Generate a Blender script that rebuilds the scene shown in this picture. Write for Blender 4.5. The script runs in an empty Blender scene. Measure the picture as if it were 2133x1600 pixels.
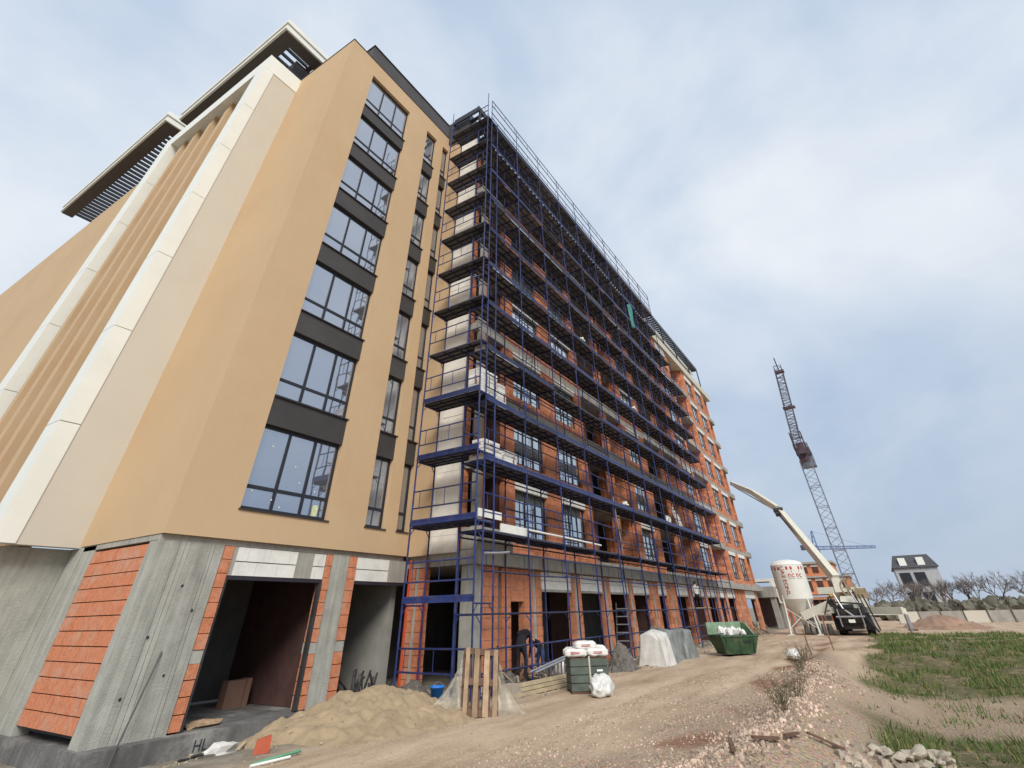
import bpy, bmesh, math, random
from mathutils import Matrix, Vector, noise
R = random.Random(11)
PI = math.pi
C = bpy.context.scene.collection
SC = bpy.context.scene

# ------------------------------------------------------------------ camera
cd = bpy.data.cameras.new("camera"); cam = bpy.data.objects.new("camera", cd); C.objects.link(cam)
yaw, pitch, roll = 1.01586771, 0.664786678, -0.0247754465
fwd = Vector((math.sin(yaw)*math.cos(pitch), math.cos(yaw)*math.cos(pitch), math.sin(pitch)))
rt = Vector((math.cos(yaw), -math.sin(yaw), 0)); up = rt.cross(fwd)
r2 = rt*math.cos(roll) + up*math.sin(roll); u2 = up*math.cos(roll) - rt*math.sin(roll)
m = Matrix((r2, u2, -fwd)).transposed().to_4x4(); m.translation = (0, 0, 1.7)
cam.matrix_world = m
cd.sensor_fit = 'HORIZONTAL'; cd.sensor_width = 36.0
cd.lens = 965.334/2133*36
cd.shift_x = -(1076.286-1066.5)/2133
cd.shift_y = -(800-520.844)/2133
cd.clip_start = 0.05; cd.clip_end = 3000
SC.camera = cam

# ------------------------------------------------------------------ sky, sun, exposure
W = bpy.data.worlds.new("World"); SC.world = W; W.use_nodes = True
nt = W.node_tree; nt.nodes.clear()
def N(t, typ, **k):
    n = t.nodes.new(typ)
    for a, v in k.items(): setattr(n, a, v)
    return n
SUN_EL, SUN_AZ = math.radians(38), math.radians(228)     # azimuth clockwise from +Y
sky = N(nt, 'ShaderNodeTexSky', sky_type='NISHITA', sun_disc=False)
sky.sun_elevation = SUN_EL; sky.sun_rotation = SUN_AZ; sky.air_density = 1.1; sky.dust_density = 2.5
sk = N(nt, 'ShaderNodeMixRGB', blend_type='MULTIPLY'); sk.inputs[0].default_value = 1
sk.inputs[2].default_value = (1, 1, 1, 1)
tc = N(nt, 'ShaderNodeTexCoord')
mp = N(nt, 'ShaderNodeMapping'); mp.inputs['Scale'].default_value = (1.0, 1.0, 1.5); mp.inputs['Rotation'].default_value = (0.2, 0.35, 0.5)
n1 = N(nt, 'ShaderNodeTexNoise'); n1.inputs['Scale'].default_value = 1.9; n1.inputs['Detail'].default_value = 6; n1.inputs['Roughness'].default_value = .5; n1.inputs['Distortion'].default_value = .25
n2 = N(nt, 'ShaderNodeTexNoise'); n2.inputs['Scale'].default_value = 5.2; n2.inputs['Detail'].default_value = 6; n2.inputs['Roughness'].default_value = .55
r1 = N(nt, 'ShaderNodeValToRGB'); r1.color_ramp.elements[0].position = .34; r1.color_ramp.elements[1].position = .66
r1.color_ramp.elements[0].color = (5.6, 6.75, 8.4, 1); r1.color_ramp.elements[1].color = (8.9, 9.35, 9.9, 1)
e = r1.color_ramp.elements.new(.5); e.color = (7.5, 8.25, 9.35, 1)
r2n = N(nt, 'ShaderNodeValToRGB'); r2n.color_ramp.elements[0].position = .3; r2n.color_ramp.elements[1].position = .72
r2n.color_ramp.elements[0].color = (.93, .955, .98, 1); r2n.color_ramp.elements[1].color = (1.06, 1.05, 1.03, 1)
mu = N(nt, 'ShaderNodeMixRGB', blend_type='MULTIPLY'); mu.inputs[0].default_value = 1
# clouds are a little darker and greyer towards the horizon, brighter overhead
sx = N(nt, 'ShaderNodeSeparateXYZ'); mr = N(nt, 'ShaderNodeMapRange'); mr.inputs[1].default_value = -0.05; mr.inputs[2].default_value = .5; mr.inputs[3].default_value = 0.0; mr.inputs[4].default_value = 1.0
hs = N(nt, 'ShaderNodeMixRGB', blend_type='MULTIPLY'); hs.inputs[0].default_value = 1
cmix = N(nt, 'ShaderNodeMixRGB'); cmix.inputs[0].default_value = .9
bg = N(nt, 'ShaderNodeBackground'); bg.inputs['Strength'].default_value = .05
wo = N(nt, 'ShaderNodeOutputWorld')
L = nt.links.new
L(tc.outputs['Generated'], mp.inputs['Vector']); L(mp.outputs[0], n1.inputs['Vector']); L(mp.outputs[0], n2.inputs['Vector'])
L(n1.outputs['Fac'], r1.inputs[0]); L(n2.outputs['Fac'], r2n.inputs[0])
L(r1.outputs[0], mu.inputs[1]); L(r2n.outputs[0], mu.inputs[2])
L(tc.outputs['Generated'], sx.inputs[0]); L(sx.outputs['Z'], mr.inputs[0])
hr = N(nt, 'ShaderNodeValToRGB'); hr.color_ramp.elements[0].color = (.575, .645, .735, 1); hr.color_ramp.elements[1].color = (1, 1, 1, 1); L(mr.outputs[0], hr.inputs[0])
L(mu.outputs[0], hs.inputs[1]); L(hr.outputs[0], hs.inputs[2])
L(sky.outputs[0], sk.inputs[1]); L(sk.outputs[0], cmix.inputs[1]); L(hs.outputs[0], cmix.inputs[2])
L(cmix.outputs[0], bg.inputs['Color']); L(bg.outputs[0], wo.inputs['Surface'])
sl = bpy.data.lights.new("sun", 'SUN'); sl.energy = 1.5; sl.angle = math.radians(24); sl.color = (1, .965, .905)
so = bpy.data.objects.new("sun", sl); C.objects.link(so)
sd = Vector((math.sin(SUN_AZ)*math.cos(SUN_EL), math.cos(SUN_AZ)*math.cos(SUN_EL), math.sin(SUN_EL)))
so.rotation_euler = sd.to_track_quat('Z', 'Y').to_euler(); so.location = (0, -20, 60)
vs = SC.view_settings; vs.view_transform = 'Standard'; vs.look = 'None'; vs.exposure = 1.0; vs.gamma = 1; vs.use_curve_mapping = False

# ------------------------------------------------------------------ materials
def mat(name, col, rough=.8, var=.12, scale=2.5, bump=0., bscale=40., metal=0., island=0., objr=0., streak=0., spec=.4, dirt=None, dscale=1.2, damt=.5):
    m = bpy.data.materials.new(name); m.use_nodes = True; t = m.node_tree; l = t.links.new
    b = t.nodes['Principled BSDF']; b.inputs['Roughness'].default_value = rough; b.inputs['Metallic'].default_value = metal
    b.inputs['Specular IOR Level'].default_value = spec
    g = N(t, 'ShaderNodeNewGeometry')
    cur = N(t, 'ShaderNodeRGB'); cur.outputs[0].default_value = (*col, 1); cur = cur.outputs[0]
    def mul(fac_socket, lo, hi, cin, a=0., bb=1.):
        r = N(t, 'ShaderNodeMapRange'); r.inputs[1].default_value = a; r.inputs[2].default_value = bb; r.inputs[3].default_value = lo; r.inputs[4].default_value = hi
        l(fac_socket, r.inputs[0]); x = N(t, 'ShaderNodeMixRGB', blend_type='MULTIPLY'); x.inputs[0].default_value = 1
        l(cin, x.inputs[1]); l(r.outputs[0], x.inputs[2]); return x.outputs[0]
    if var:
        n = N(t, 'ShaderNodeTexNoise'); n.inputs['Scale'].default_value = scale; n.inputs['Detail'].default_value = 6; n.inputs['Roughness'].default_value = .6
        l(g.outputs['Position'], n.inputs['Vector']); cur = mul(n.outputs['Fac'], 1-var*1.6, 1+var*1.6, cur, .25, .75)
    if streak:
        mpp = N(t, 'ShaderNodeMapping'); mpp.inputs['Scale'].default_value = (5, 5, .35); l(g.outputs['Position'], mpp.inputs['Vector'])
        n = N(t, 'ShaderNodeTexNoise'); n.inputs['Scale'].default_value = 1.7; n.inputs['Detail'].default_value = 5; l(mpp.outputs[0], n.inputs['Vector'])
        cur = mul(n.outputs['Fac'], 1-streak, 1+streak*.6, cur, .3, .7)
    if objr: oi = N(t, 'ShaderNodeObjectInfo'); cur = mul(oi.outputs['Random'], 1-objr, 1+objr, cur)
    if island: cur = mul(g.outputs['Random Per Island'], 1-island, 1+island, cur)
    if dirt:
        n = N(t, 'ShaderNodeTexNoise'); n.inputs['Scale'].default_value = dscale; n.inputs['Detail'].default_value = 8; n.inputs['Roughness'].default_value = .65
        l(g.outputs['Position'], n.inputs['Vector'])
        r = N(t, 'ShaderNodeMapRange'); r.inputs[1].default_value = .5; r.inputs[2].default_value = .68; r.inputs[4].default_value = damt; l(n.outputs['Fac'], r.inputs[0])
        x = N(t, 'ShaderNodeMixRGB'); x.inputs[2].default_value = (*dirt, 1); l(r.outputs[0], x.inputs[0]); l(cur, x.inputs[1]); cur = x.outputs[0]
    l(cur, b.inputs['Base Color'])
    if bump:
        n = N(t, 'ShaderNodeTexNoise'); n.inputs['Scale'].default_value = bscale; n.inputs['Detail'].default_value = 4
        l(g.outputs['Position'], n.inputs['Vector']); bp = N(t, 'ShaderNodeBump'); bp.inputs['Strength'].default_value = bump; bp.inputs['Distance'].default_value = .02
        l(n.outputs['Fac'], bp.inputs['Height']); l(bp.outputs[0], b.inputs['Normal'])
    return m
BEIGE = mat('ochre plaster', (.555, .395, .235), .9, .03, .35, .3, 110, dirt=(.53, .345, .20), dscale=.3, damt=.45, streak=.012)
PALE = mat('pale plaster', (.60, .56, .475), .9, .03, .4, .2, 130, dirt=(.57, .50, .41), dscale=.35, damt=.5)
WHITE = mat('white cladding', (.80, .81, .745), .45, .03, 1, 0)
SOFFIT = mat('brown soffit', (.10, .085, .075), .6, .08)
BROWN = mat('brown plaster', (.24, .14, .10), .9, .06)
CHAR = mat('charcoal panel', (.058, .053, .052), .55, .12, .8, objr=.12)
ANTH = mat('anthracite frame', (.022, .024, .032), .45, .05)
SILL = mat('sill metal', (.045, .04, .04), .35, .05, metal=.3)
def glass(name, tint, met, rough):
    m = bpy.data.materials.new(name); m.use_nodes = True; t = m.node_tree; l = t.links.new
    b = t.nodes['Principled BSDF']; b.inputs['Base Color'].default_value = (*tint, 1); b.inputs['Metallic'].default_value = met; b.inputs['Roughness'].default_value = rough
    g = N(t, 'ShaderNodeNewGeometry'); n = N(t, 'ShaderNodeTexNoise'); n.inputs['Scale'].default_value = .7; n.inputs['Detail'].default_value = 2
    l(g.outputs['Position'], n.inputs['Vector']); bp = N(t, 'ShaderNodeBump'); bp.inputs['Strength'].default_value = .14; bp.inputs['Distance'].default_value = .05
    l(n.outputs['Fac'], bp.inputs['Height']); l(bp.outputs[0], b.inputs['Normal'])
    return m
GLASS = glass('coated window glass', (.44, .475, .54), .85, .03)
GLASSB = glass('new window glass', (.62, .66, .68), .85, .03)
BRICK = mat('clay brick', (.56, .215, .11), .92, .16, 7, .5, 45, island=.3, dirt=(.33, .18, .12), dscale=1.1, damt=.5)
BRICK2 = mat('bright clay brick', (.55, .205, .105), .92, .15, 9, .7, 45, island=.32, dirt=(.50, .43, .36), dscale=2.2, damt=.4)
MORTAR = mat('mortar', (.33, .26, .21), .95, .12, 6)
AAC = mat('aerated concrete block', (.76, .75, .70), .95, .06, 4, .3, 60, island=.06, dirt=(.33, .33, .3), dscale=2.0, damt=.45)
CONC = mat('board marked concrete', (.37, .365, .32), .9, .1, 3.0, .6, 30, island=.1, streak=.2, dirt=(.46, .45, .41), dscale=1.1, damt=.5)
CONC2 = mat('raw slab concrete', (.36, .34, .30), .9, .14, 1.6, .4, 25, streak=.15)
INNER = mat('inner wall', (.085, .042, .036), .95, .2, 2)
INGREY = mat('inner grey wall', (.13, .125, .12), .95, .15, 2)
EPS = mat('insulation board', (.82, .775, .69), .85, .05, 3, .15, 90, island=.05, dirt=(.36, .35, .33), dscale=.8, damt=.4)
NAVY = mat('navy painted steel', (.017, .029, .115), .42, .2, 5, spec=.4, objr=.35, dirt=(.11, .10, .11), dscale=4, damt=.45)
NAVYD = mat('dull navy steel', (.014, .018, .05), .5, .2, 5, objr=.35, dirt=(.11, .1, .1), dscale=6, damt=.25)
DECKM = mat('deck plate', (.15, .14, .135), .6, .3, 3, objr=.5)
GALV = mat('galvanised tube', (.33, .33, .35), .4, .15, 6, metal=.5)
SAND = mat('heaped sand', (.335, .25, .155), .95, .14, 2.5, .9, 35)
STONE = mat('pinkish gravel', (.44, .33, .25), .95, .25, .8, 0, island=.5)
DARKRUB = mat('dark netted rubble', (.13, .115, .10), .95, .35, 9, .9, 30)
STONEG = mat('grey rubble', (.34, .285, .225), .95, .25, 4, .5, 20, island=.4)
GRASS = mat('grass blades', (.075, .115, .03), .8, .3, .7)
def _g():
    t = GRASS.node_tree; l = t.links.new; b = t.nodes['Principled BSDF']; g = N(t, 'ShaderNodeNewGeometry'); r = N(t, 'ShaderNodeValToRGB'); el = r.color_ramp.elements
    el[0].position = 0; el[0].color = (.045, .09, .016, 1); el[1].position = 1; el[1].color = (.30, .24, .11, 1)
    q = el.new(.55); q.color = (.10, .16, .035, 1); q = el.new(.78); q.color = (.15, .15, .055, 1)
    n = N(t, 'ShaderNodeTexNoise'); n.inputs['Scale'].default_value = .6; l(g.outputs['Position'], n.inputs['Vector'])
    a = N(t, 'ShaderNodeMath', operation='MULTIPLY_ADD'); l(n.outputs['Fac'], a.inputs[0]); a.inputs[1].default_value = .9; a.inputs[2].default_value = -.45
    c = N(t, 'ShaderNodeMath', operation='ADD'); l(g.outputs['Random Per Island'], c.inputs[0]); l(a.outputs[0], c.inputs[1]); l(c.outputs[0], r.inputs[0]); l(r.outputs[0], b.inputs['Base Color'])
_g()
WOOD = mat('pallet wood', (.31, .215, .135), .85, .25, 4, .3, 50, island=.22, objr=.25, streak=.2)
WOODD = mat('dark weathered wood', (.13, .075, .05), .85, .2, 4, .3, 50, island=.2)
PLANK = mat('pale planks', (.42, .34, .22), .85, .15, 3, .3, 40, island=.2)
FILM = mat('milky film', (.45, .43, .36), .4, .12, 5)
def clear_film():
    m = bpy.data.materials.new('wrapping film'); m.use_nodes = True; t = m.node_tree; l = t.links.new
    b = t.nodes['Principled BSDF']; b.inputs['Base Color'].default_value = (.36, .32, .24, 1); b.inputs['Roughness'].default_value = .35
    tr = N(t, 'ShaderNodeBsdfTransparent'); mx = N(t, 'ShaderNodeMixShader')
    g = N(t, 'ShaderNodeNewGeometry'); n = N(t, 'ShaderNodeTexNoise'); n.inputs['Scale'].default_value = 6; n.inputs['Detail'].default_value = 5
    l(g.outputs['Position'], n.inputs['Vector']); r = N(t, 'ShaderNodeMapRange'); r.inputs[1].default_value = .3; r.inputs[2].default_value = .7; r.inputs[3].default_value = .25; r.inputs[4].default_value = .8
    l(n.outputs['Fac'], r.inputs[0]); l(r.outputs[0], mx.inputs[0]); l(tr.outputs[0], mx.inputs[1]); l(b.outputs[0], mx.inputs[2]); l(mx.outputs[0], t.nodes['Material Output'].inputs['Surface'])
    return m
NETM = clear_film()
FILMW = mat('white plastic film', (.62, .62, .58), .3, .15, 14, spec=.6)
WSACK = mat('white sacks', (.72, .70, .66), .55, .06, 6)
TARPW = mat('white tarpaulin', (.56, .54, .50), .6, .12, 3)
TARPG = mat('grey tarpaulin', (.20, .21, .20), .45, .2, 2.5)
GREENBD = mat('green form boards', (.085, .105, .085), .7, .22, 4, island=.15)
GREEN = mat('green skip paint', (.036, .082, .038), .55, .3, 3, streak=.3, dirt=(.16, .17, .11), dscale=2.5, damt=.5)
GREENL = mat('faded skip paint', (.20, .30, .19), .6, .2, 3, dirt=(.12, .16, .12), dscale=2.5, damt=.5)
RED = mat('red print', (.42, .035, .035), .6, .1)
DARKP = mat('dark print', (.03, .035, .05), .6, .1)
REDP = mat('dark red print', (.22, .03, .05), .6, .1)
GREYP = mat('grey print', (.35, .36, .37), .6, .1)
SILO = mat('silo paint', (.70, .69, .63), .45, .05, 1, dirt=(.5, .45, .38), dscale=.9, damt=.3)
PUMPW = mat('pump white paint', (.62, .60, .50), .4, .08, 2, dirt=(.4, .36, .28), dscale=2, damt=.5)
RUBBER = mat('rubber', (.018, .018, .018), .8, .2)
DARKM = mat('dark machine metal', (.04, .038, .038), .5, .25, 3)
TAN = mat('dusty reel', (.32, .24, .15), .7, .2, 3)
CRANE = mat('grey crane steel', (.17, .19, .25), .5, .15, 2)
CRANER = mat('maroon crane steel', (.085, .055, .075), .5, .15, 2)
CRANEB = mat('blue crane steel', (.10, .15, .30), .6, .1, 2)
YELLOW = mat('yellow formwork', (.62, .34, .04), .6, .12, 2)
BLUE = mat('blue plastic', (.02, .18, .62), .35, .08)
BARK = mat('bark', (.16, .13, .11), .9, .2, 4)
TWIG = mat('bare twigs', (.20, .17, .155), .9, .2, 2)
ORPIPE = mat('orange pipe', (.55, .085, .03), .5, .1)
SKIN = mat('skin', (.45, .26, .18), .6, .05)
BLACKC = mat('black clothes', (.014, .013, .018), .85, .2, 6)
JEANS = mat('blue work clothes', (.03, .05, .13), .85, .2, 6)
WHITEC = mat('white work clothes', (.55, .55, .52), .85, .1, 6)
HAIR = mat('dark hair', (.015, .012, .01), .7, .1)
REDBR = mat('red brick lumps', (.40, .09, .045), .9, .15, 6, .4, 40)
GREENP = mat('green pipe plastic', (.12, .30, .17), .4, .15)
SLATE = mat('slate roof', (.06, .062, .07), .7, .15, 2)
TEAL = mat('teal cloth', (.06, .22, .20), .8, .15)

# ------------------------------------------------------------------ mesh helpers
class MB:
    def __init__(s): s.v = []; s.f = []; s.mi = []; s.k = 0
    def face(s, pts):
        n = len(s.v); s.v += [tuple(p) for p in pts]; s.f.append(tuple(range(n, n+len(pts)))); s.mi.append(s.k)
    def box(s, x0, y0, z0, x1, y1, z1):
        n = len(s.v)
        s.v += [(x0,y0,z0),(x1,y0,z0),(x1,y1,z0),(x0,y1,z0),(x0,y0,z1),(x1,y0,z1),(x1,y1,z1),(x0,y1,z1)]
        for q in ((0,3,2,1),(4,5,6,7),(0,1,5,4),(1,2,6,5),(2,3,7,6),(3,0,4,7)): s.f.append(tuple(n+i for i in q)); s.mi.append(s.k)
        return s
    def hexa(s, P):
        n = len(s.v); s.v += [tuple(p) for p in P]
        for q in ((0,3,2,1),(4,5,6,7),(0,1,5,4),(1,2,6,5),(2,3,7,6),(3,0,4,7)): s.f.append(tuple(n+i for i in q)); s.mi.append(s.k)
        return s
    def bar(s, a, b, w, h=None, upv=(0,0,1)):
        h = h or w; a = Vector(a); b = Vector(b); d = (b-a).normalized(); u = Vector(upv)
        if abs(d.dot(u)) > .95: u = Vector((1,0,0))
        r = d.cross(u).normalized()*w/2; u = r.cross(d).normalized()*h/2
        return s.hexa([a-r-u, a+r-u, b+r-u, b-r-u, a-r+u, a+r+u, b+r+u, b-r+u])
    def tube(s, a, b, r, n=6, r1=None, cap=True):
        r1 = r if r1 is None else r1; a = Vector(a); b = Vector(b); d = (b-a).normalized()
        u = Vector((0,0,1)) if abs(d.z) < .9 else Vector((1,0,0))
        x = d.cross(u).normalized(); y = d.cross(x); k = len(s.v)
        for p, q in ((a, r), (b, r1)):
            for i in range(n):
                t = 2*PI*i/n; s.v.append(tuple(p + x*(q*math.cos(t)) + y*(q*math.sin(t))))
        for i in range(n): j = (i+1) % n; s.f.append((k+i, k+j, k+n+j, k+n+i)); s.mi.append(s.k)
        if cap: s.f.append(tuple(k+i for i in reversed(range(n)))); s.mi.append(s.k); s.f.append(tuple(k+n+i for i in range(n))); s.mi.append(s.k)
        return s
    def lathe(s, prof, cx, cy, n=24):
        k = len(s.v)
        for r, z in prof:
            for i in range(n): t = 2*PI*i/n; s.v.append((cx+r*math.cos(t), cy+r*math.sin(t), z))
        for a in range(len(prof)-1):
            for i in range(n): j = (i+1) % n; s.f.append((k+a*n+i, k+a*n+j, k+(a+1)*n+j, k+(a+1)*n+i)); s.mi.append(s.k)
        return s
    def blob(s, c, r, seed=0, sub=1, jag=.25, flat=1.):
        bm = bmesh.new(); bmesh.ops.create_icosphere(bm, subdivisions=sub, radius=1)
        k = len(s.v); rr = r if hasattr(r, '__len__') else (r, r, r*flat)
        for v in bm.verts:
            q = v.co.normalized(); h = 1 + jag*noise.noise(q*1.7 + Vector((seed*3.1, seed*7.7, seed)))*1.6
            s.v.append((c[0]+q.x*rr[0]*h, c[1]+q.y*rr[1]*h, c[2]+q.z*rr[2]*h))
        for f in bm.faces: s.f.append(tuple(k+v.index for v in f.verts)); s.mi.append(s.k)
        bm.free(); return s
    def mesh(s, name, mats, smooth=False):
        me = bpy.data.meshes.new(name); me.from_pydata(s.v, [], s.f)
        for mm in (mats if isinstance(mats, (list, tuple)) else [mats]): me.materials.append(mm)
        if s.k: me.polygons.foreach_set('material_index', s.mi)
        if smooth: me.polygons.foreach_set('use_smooth', [True]*len(s.f))
        me.update(); return me
    def build(s, name, mats, parent=None, loc=None, smooth=False):
        """vertices are in world space; loc = world position of the origin of this object"""
        o = bpy.data.objects.new(name, None)
        base = wpos(parent) if parent else Vector((0,0,0))
        org = Vector(loc) if loc is not None else base
        if org.length: s.v = [(x-org.x, y-org.y, z-org.z) for x, y, z in s.v]
        bpy.data.objects.remove(o); o = bpy.data.objects.new(name, s.mesh(name, mats, smooth))
        C.objects.link(o); o.parent = parent; o.location = org-base
        return o
def wpos(o):
    p = Vector(o.location)
    while o.parent: o = o.parent; p = p + Vector(o.location)
    return p
def inst(name, me, parent, wloc, rot=None):
    o = bpy.data.objects.new(name, me); C.objects.link(o); o.parent = parent
    o.location = Vector(wloc) - (wpos(parent) if parent else Vector((0,0,0)))
    if rot: o.rotation_euler = rot
    return o
def tag(o, label=None, cat=None, group=None, kind=None):
    if label: o['label'] = label
    if cat: o['category'] = cat
    if group: o['group'] = group
    if kind: o['kind'] = kind
    return o
def thing(name, loc, label, cat, group=None, rz=0):
    o = bpy.data.objects.new(name, None); C.objects.link(o); o.location = loc; o.rotation_euler = (0, 0, rz); o.empty_display_size = .3
    return tag(o, label, cat, group)
def loc_build(mb, name, mats, parent, smooth=False):
    """vertices are already in the local space of parent"""
    o = bpy.data.objects.new(name, mb.mesh(name, mats, smooth)); C.objects.link(o); o.parent = parent; return o
def text(body, size, mtl, parent, matrix, name='lettering', ext=.004):
    cu = bpy.data.curves.new(name, 'FONT'); cu.body = body; cu.size = size; cu.extrude = ext; cu.align_x = 'CENTER'; cu.align_y = 'CENTER'; cu.resolution_u = 2
    t = bpy.data.objects.new(name, cu); C.objects.link(t)
    me = bpy.data.meshes.new_from_object(t); bpy.data.objects.remove(t); me.materials.clear(); me.materials.append(mtl)
    o = bpy.data.objects.new(name, me); C.objects.link(o); o.parent = parent; o.matrix_local = matrix; return o
def basis(x, y, o):
    x = Vector(x).normalized(); y = Vector(y).normalized(); z = x.cross(y)
    mm = Matrix((x, y, z)).transposed().to_4x4(); mm.translation = o; return mm

# ------------------------------------------------------------------ ground
def sm(a, b, x):
    t = max(0., min(1., (x-a)/(b-a))); return t*t*(3-2*t)
def ridge(x): return 2.45 + .25*math.sin(x*.31) + .15*math.sin(x*.9+1) + .02*(x-10)
def gz(x, y):
    z = 0.
    z += -.50*sm(9.6, 12.6, y)*(1-sm(8.2, 12.5, x))*sm(-30, 0, x)
    z += -.15*sm(9.0, 11, y)*sm(8, 12, x)*(1-sm(13, 16, x))
    r = ridge(x); f = sm(5.5, 9, x)*(1-sm(26, 34, x))
    z += f*.26*math.exp(-((y-r+.2)/.55)**2)
    z += -.42*f*sm(0, 2.0, r-.5-y) + .2*f*sm(3, 8, r-y)
    z += .045*noise.noise(Vector((x*.45, y*.45, 3))) + .022*noise.noise(Vector((x*1.5, y*1.5, 9)))
    if -3 < y < 9.5 and 1 < x < 45:
        for c, d in ((4.2, .05), (6.0, .045)):     # wheel ruts along the road
            z -= d*math.exp(-((y-c-.35*math.sin(x*.13))/.24)**2)
        z += .02*noise.noise(Vector((x*4, y*4, 1)))
    return z
def build_ground():
    def axis(segs):
        out = []
        for a, b, st in segs:
            n = max(1, round((b-a)/st))
            out += [a+(b-a)*i/n for i in range(n)]
        return out + [segs[-1][1]]
    xs = axis([(-900, -100, 100), (-100, -10, 10), (-10, 3, 1), (3, 28, .13), (28, 60, .5), (60, 120, 3), (120, 2000, 110)])
    ys = axis([(-900, -100, 100), (-100, -12, 8), (-12, -4, .5), (-4, 13.4, .13), (13.4, 30, 1.5), (30, 100, 10), (100, 1200, 100)])
    nx, ny = len(xs), len(ys)
    vv = [(x, y, gz(x, y)) for y in ys for x in xs]
    ff = [(j*nx+i, j*nx+i+1, (j+1)*nx+i+1, (j+1)*nx+i) for j in range(ny-1) for i in range(nx-1)]
    me = bpy.data.meshes.new('ground'); me.from_pydata(vv, [], ff)
    ca = me.attributes.new('zone', 'FLOAT_COLOR', 'POINT')
    cols = []
    for x, y, z in vv:
        n = noise.noise(Vector((x*.35, y*.6, 5))); r = ridge(x)
        g = sm(.0, .7, r - 1.0 - y + .9*n)*(1-.75*sm(15, 16.5, x)*(1-sm(20.5, 22.5, x)))*sm(11, 13, x)*(1-.9*sm(38, 52, x+6*n)) if x > 5 else 0
        gravel = sm(0, 2.2, 5.6 - y + 1.3*n + .12*(14-x))*sm(3, 8, x)*(1-sm(15, 26, x + 4*n))
        gravel = max(gravel, sm(1.6, .3, abs(y-r)+.5*n)*(1-sm(22, 34, x)))
        soil = sm(.55, .2, abs(y - r - .9 + .8*n))*sm(-.1, .3, noise.noise(Vector((x*.5, y*.9, 31))))
        grey = sm(8.6, 10.0, y + .6*n)
        cols += [g, gravel, max(soil, 0), grey]
    ca.data.foreach_set('color', cols)
    me.polygons.foreach_set('use_smooth', [True]*len(ff)); me.update()
    m = bpy.data.materials.new('building site earth'); m.use_nodes = True; t = m.node_tree; l = t.links.new; b = t.nodes['Principled BSDF']; b.inputs['Roughness'].default_value = .95; b.inputs['Specular IOR Level'].default_value = .15
    g = N(t, 'ShaderNodeNewGeometry'); at = N(t, 'ShaderNodeAttribute', attribute_name='zone'); sp = N(t, 'ShaderNodeSeparateColor'); l(at.outputs['Color'], sp.inputs[0])
    def nz(s, d=6, ro=.6, vec=None):
        n = N(t, 'ShaderNodeTexNoise'); n.inputs['Scale'].default_value = s; n.inputs['Detail'].default_value = d; n.inputs['Roughness'].default_value = ro
        l(vec or g.outputs['Position'], n.inputs['Vector']); return n.outputs['Fac']
    def ramp(f, *st):
        r = N(t, 'ShaderNodeValToRGB'); el = r.color_ramp.elements
        for i, (p, c) in enumerate(st):
            q = el[i] if i < 2 else el.new(p); q.position = p; q.color = (*c, 1)
        l(f, r.inputs[0]); return r.outputs[0]
    def mix(f, a, bb):
        x = N(t, 'ShaderNodeMixRGB'); l(f, x.inputs[0]); l(a, x.inputs[1]); l(bb, x.inputs[2]); return x.outputs[0]
    mp2 = N(t, 'ShaderNodeMapping'); mp2.inputs['Scale'].default_value = (.25, 1.3, 1); l(g.outputs['Position'], mp2.inputs['Vector'])
    dirt = ramp(nz(.9, 8, .62, mp2.outputs[0]), (.3, (.34, .24, .16)), (.7, (.62, .475, .345)), (.5, (.49, .365, .255)))
    fine = ramp(nz(22, 5, .7), (.35, (.72, .72, .72)), (.68, (1.15, 1.15, 1.15)))
    x = N(t, 'ShaderNodeMixRGB', blend_type='MULTIPLY'); x.inputs[0].default_value = .75; l(dirt, x.inputs[1]); l(fine, x.inputs[2]); dirt = x.outputs[0]
    vo = N(t, 'ShaderNodeTexVoronoi'); vo.inputs['Scale'].default_value = 24; l(g.outputs['Position'], vo.inputs['Vector'])
    grv = ramp(vo.outputs['Distance'], (.05, (.58, .45, .33)), (.75, (.36, .255, .175)))
    vc = N(t, 'ShaderNodeMixRGB', blend_type='MULTIPLY'); vc.inputs[0].default_value = .3; l(grv, vc.inputs[1]); l(vo.outputs['Color'], vc.inputs[2])
    grey = ramp(nz(2.5, 8, .65), (.35, (.17, .145, .115)), (.7, (.34, .30, .24)))
    soil = ramp(nz(6, 8, .65), (.3, (.17, .085, .05)), (.7, (.34, .20, .13)))
    gr = ramp(nz(3, 8, .65), (.3, (.085, .08, .035)), (.68, (.26, .20, .125)), (.5, (.13, .115, .055)))
    cur = mix(at.outputs['Alpha'], dirt, grey)
    cur = mix(sp.outputs[1], cur, vc.outputs[0]); cur = mix(sp.outputs[2], cur, soil); cur = mix(sp.outputs[0], cur, gr)
    l(cur, b.inputs['Base Color'])
    bp = N(t, 'ShaderNodeBump'); bp.inputs['Strength'].default_value = .9; bp.inputs['Distance'].default_value = .03
    ad = N(t, 'ShaderNodeMath', operation='SUBTRACT'); l(nz(14, 6, .7), ad.inputs[0])
    ml = N(t, 'ShaderNodeMath', operation='MULTIPLY'); l(vo.outputs['Distance'], ml.inputs[0]); l(sp.outputs[1], ml.inputs[1]); l(ml.outputs[0], ad.inputs[1])
    l(ad.outputs[0], bp.inputs['Height']); l(bp.outputs[0], b.inputs['Normal'])
    me.materials.append(m); o = bpy.data.objects.new('ground', me); C.objects.link(o); tag(o, kind='structure')
build_ground()

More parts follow.
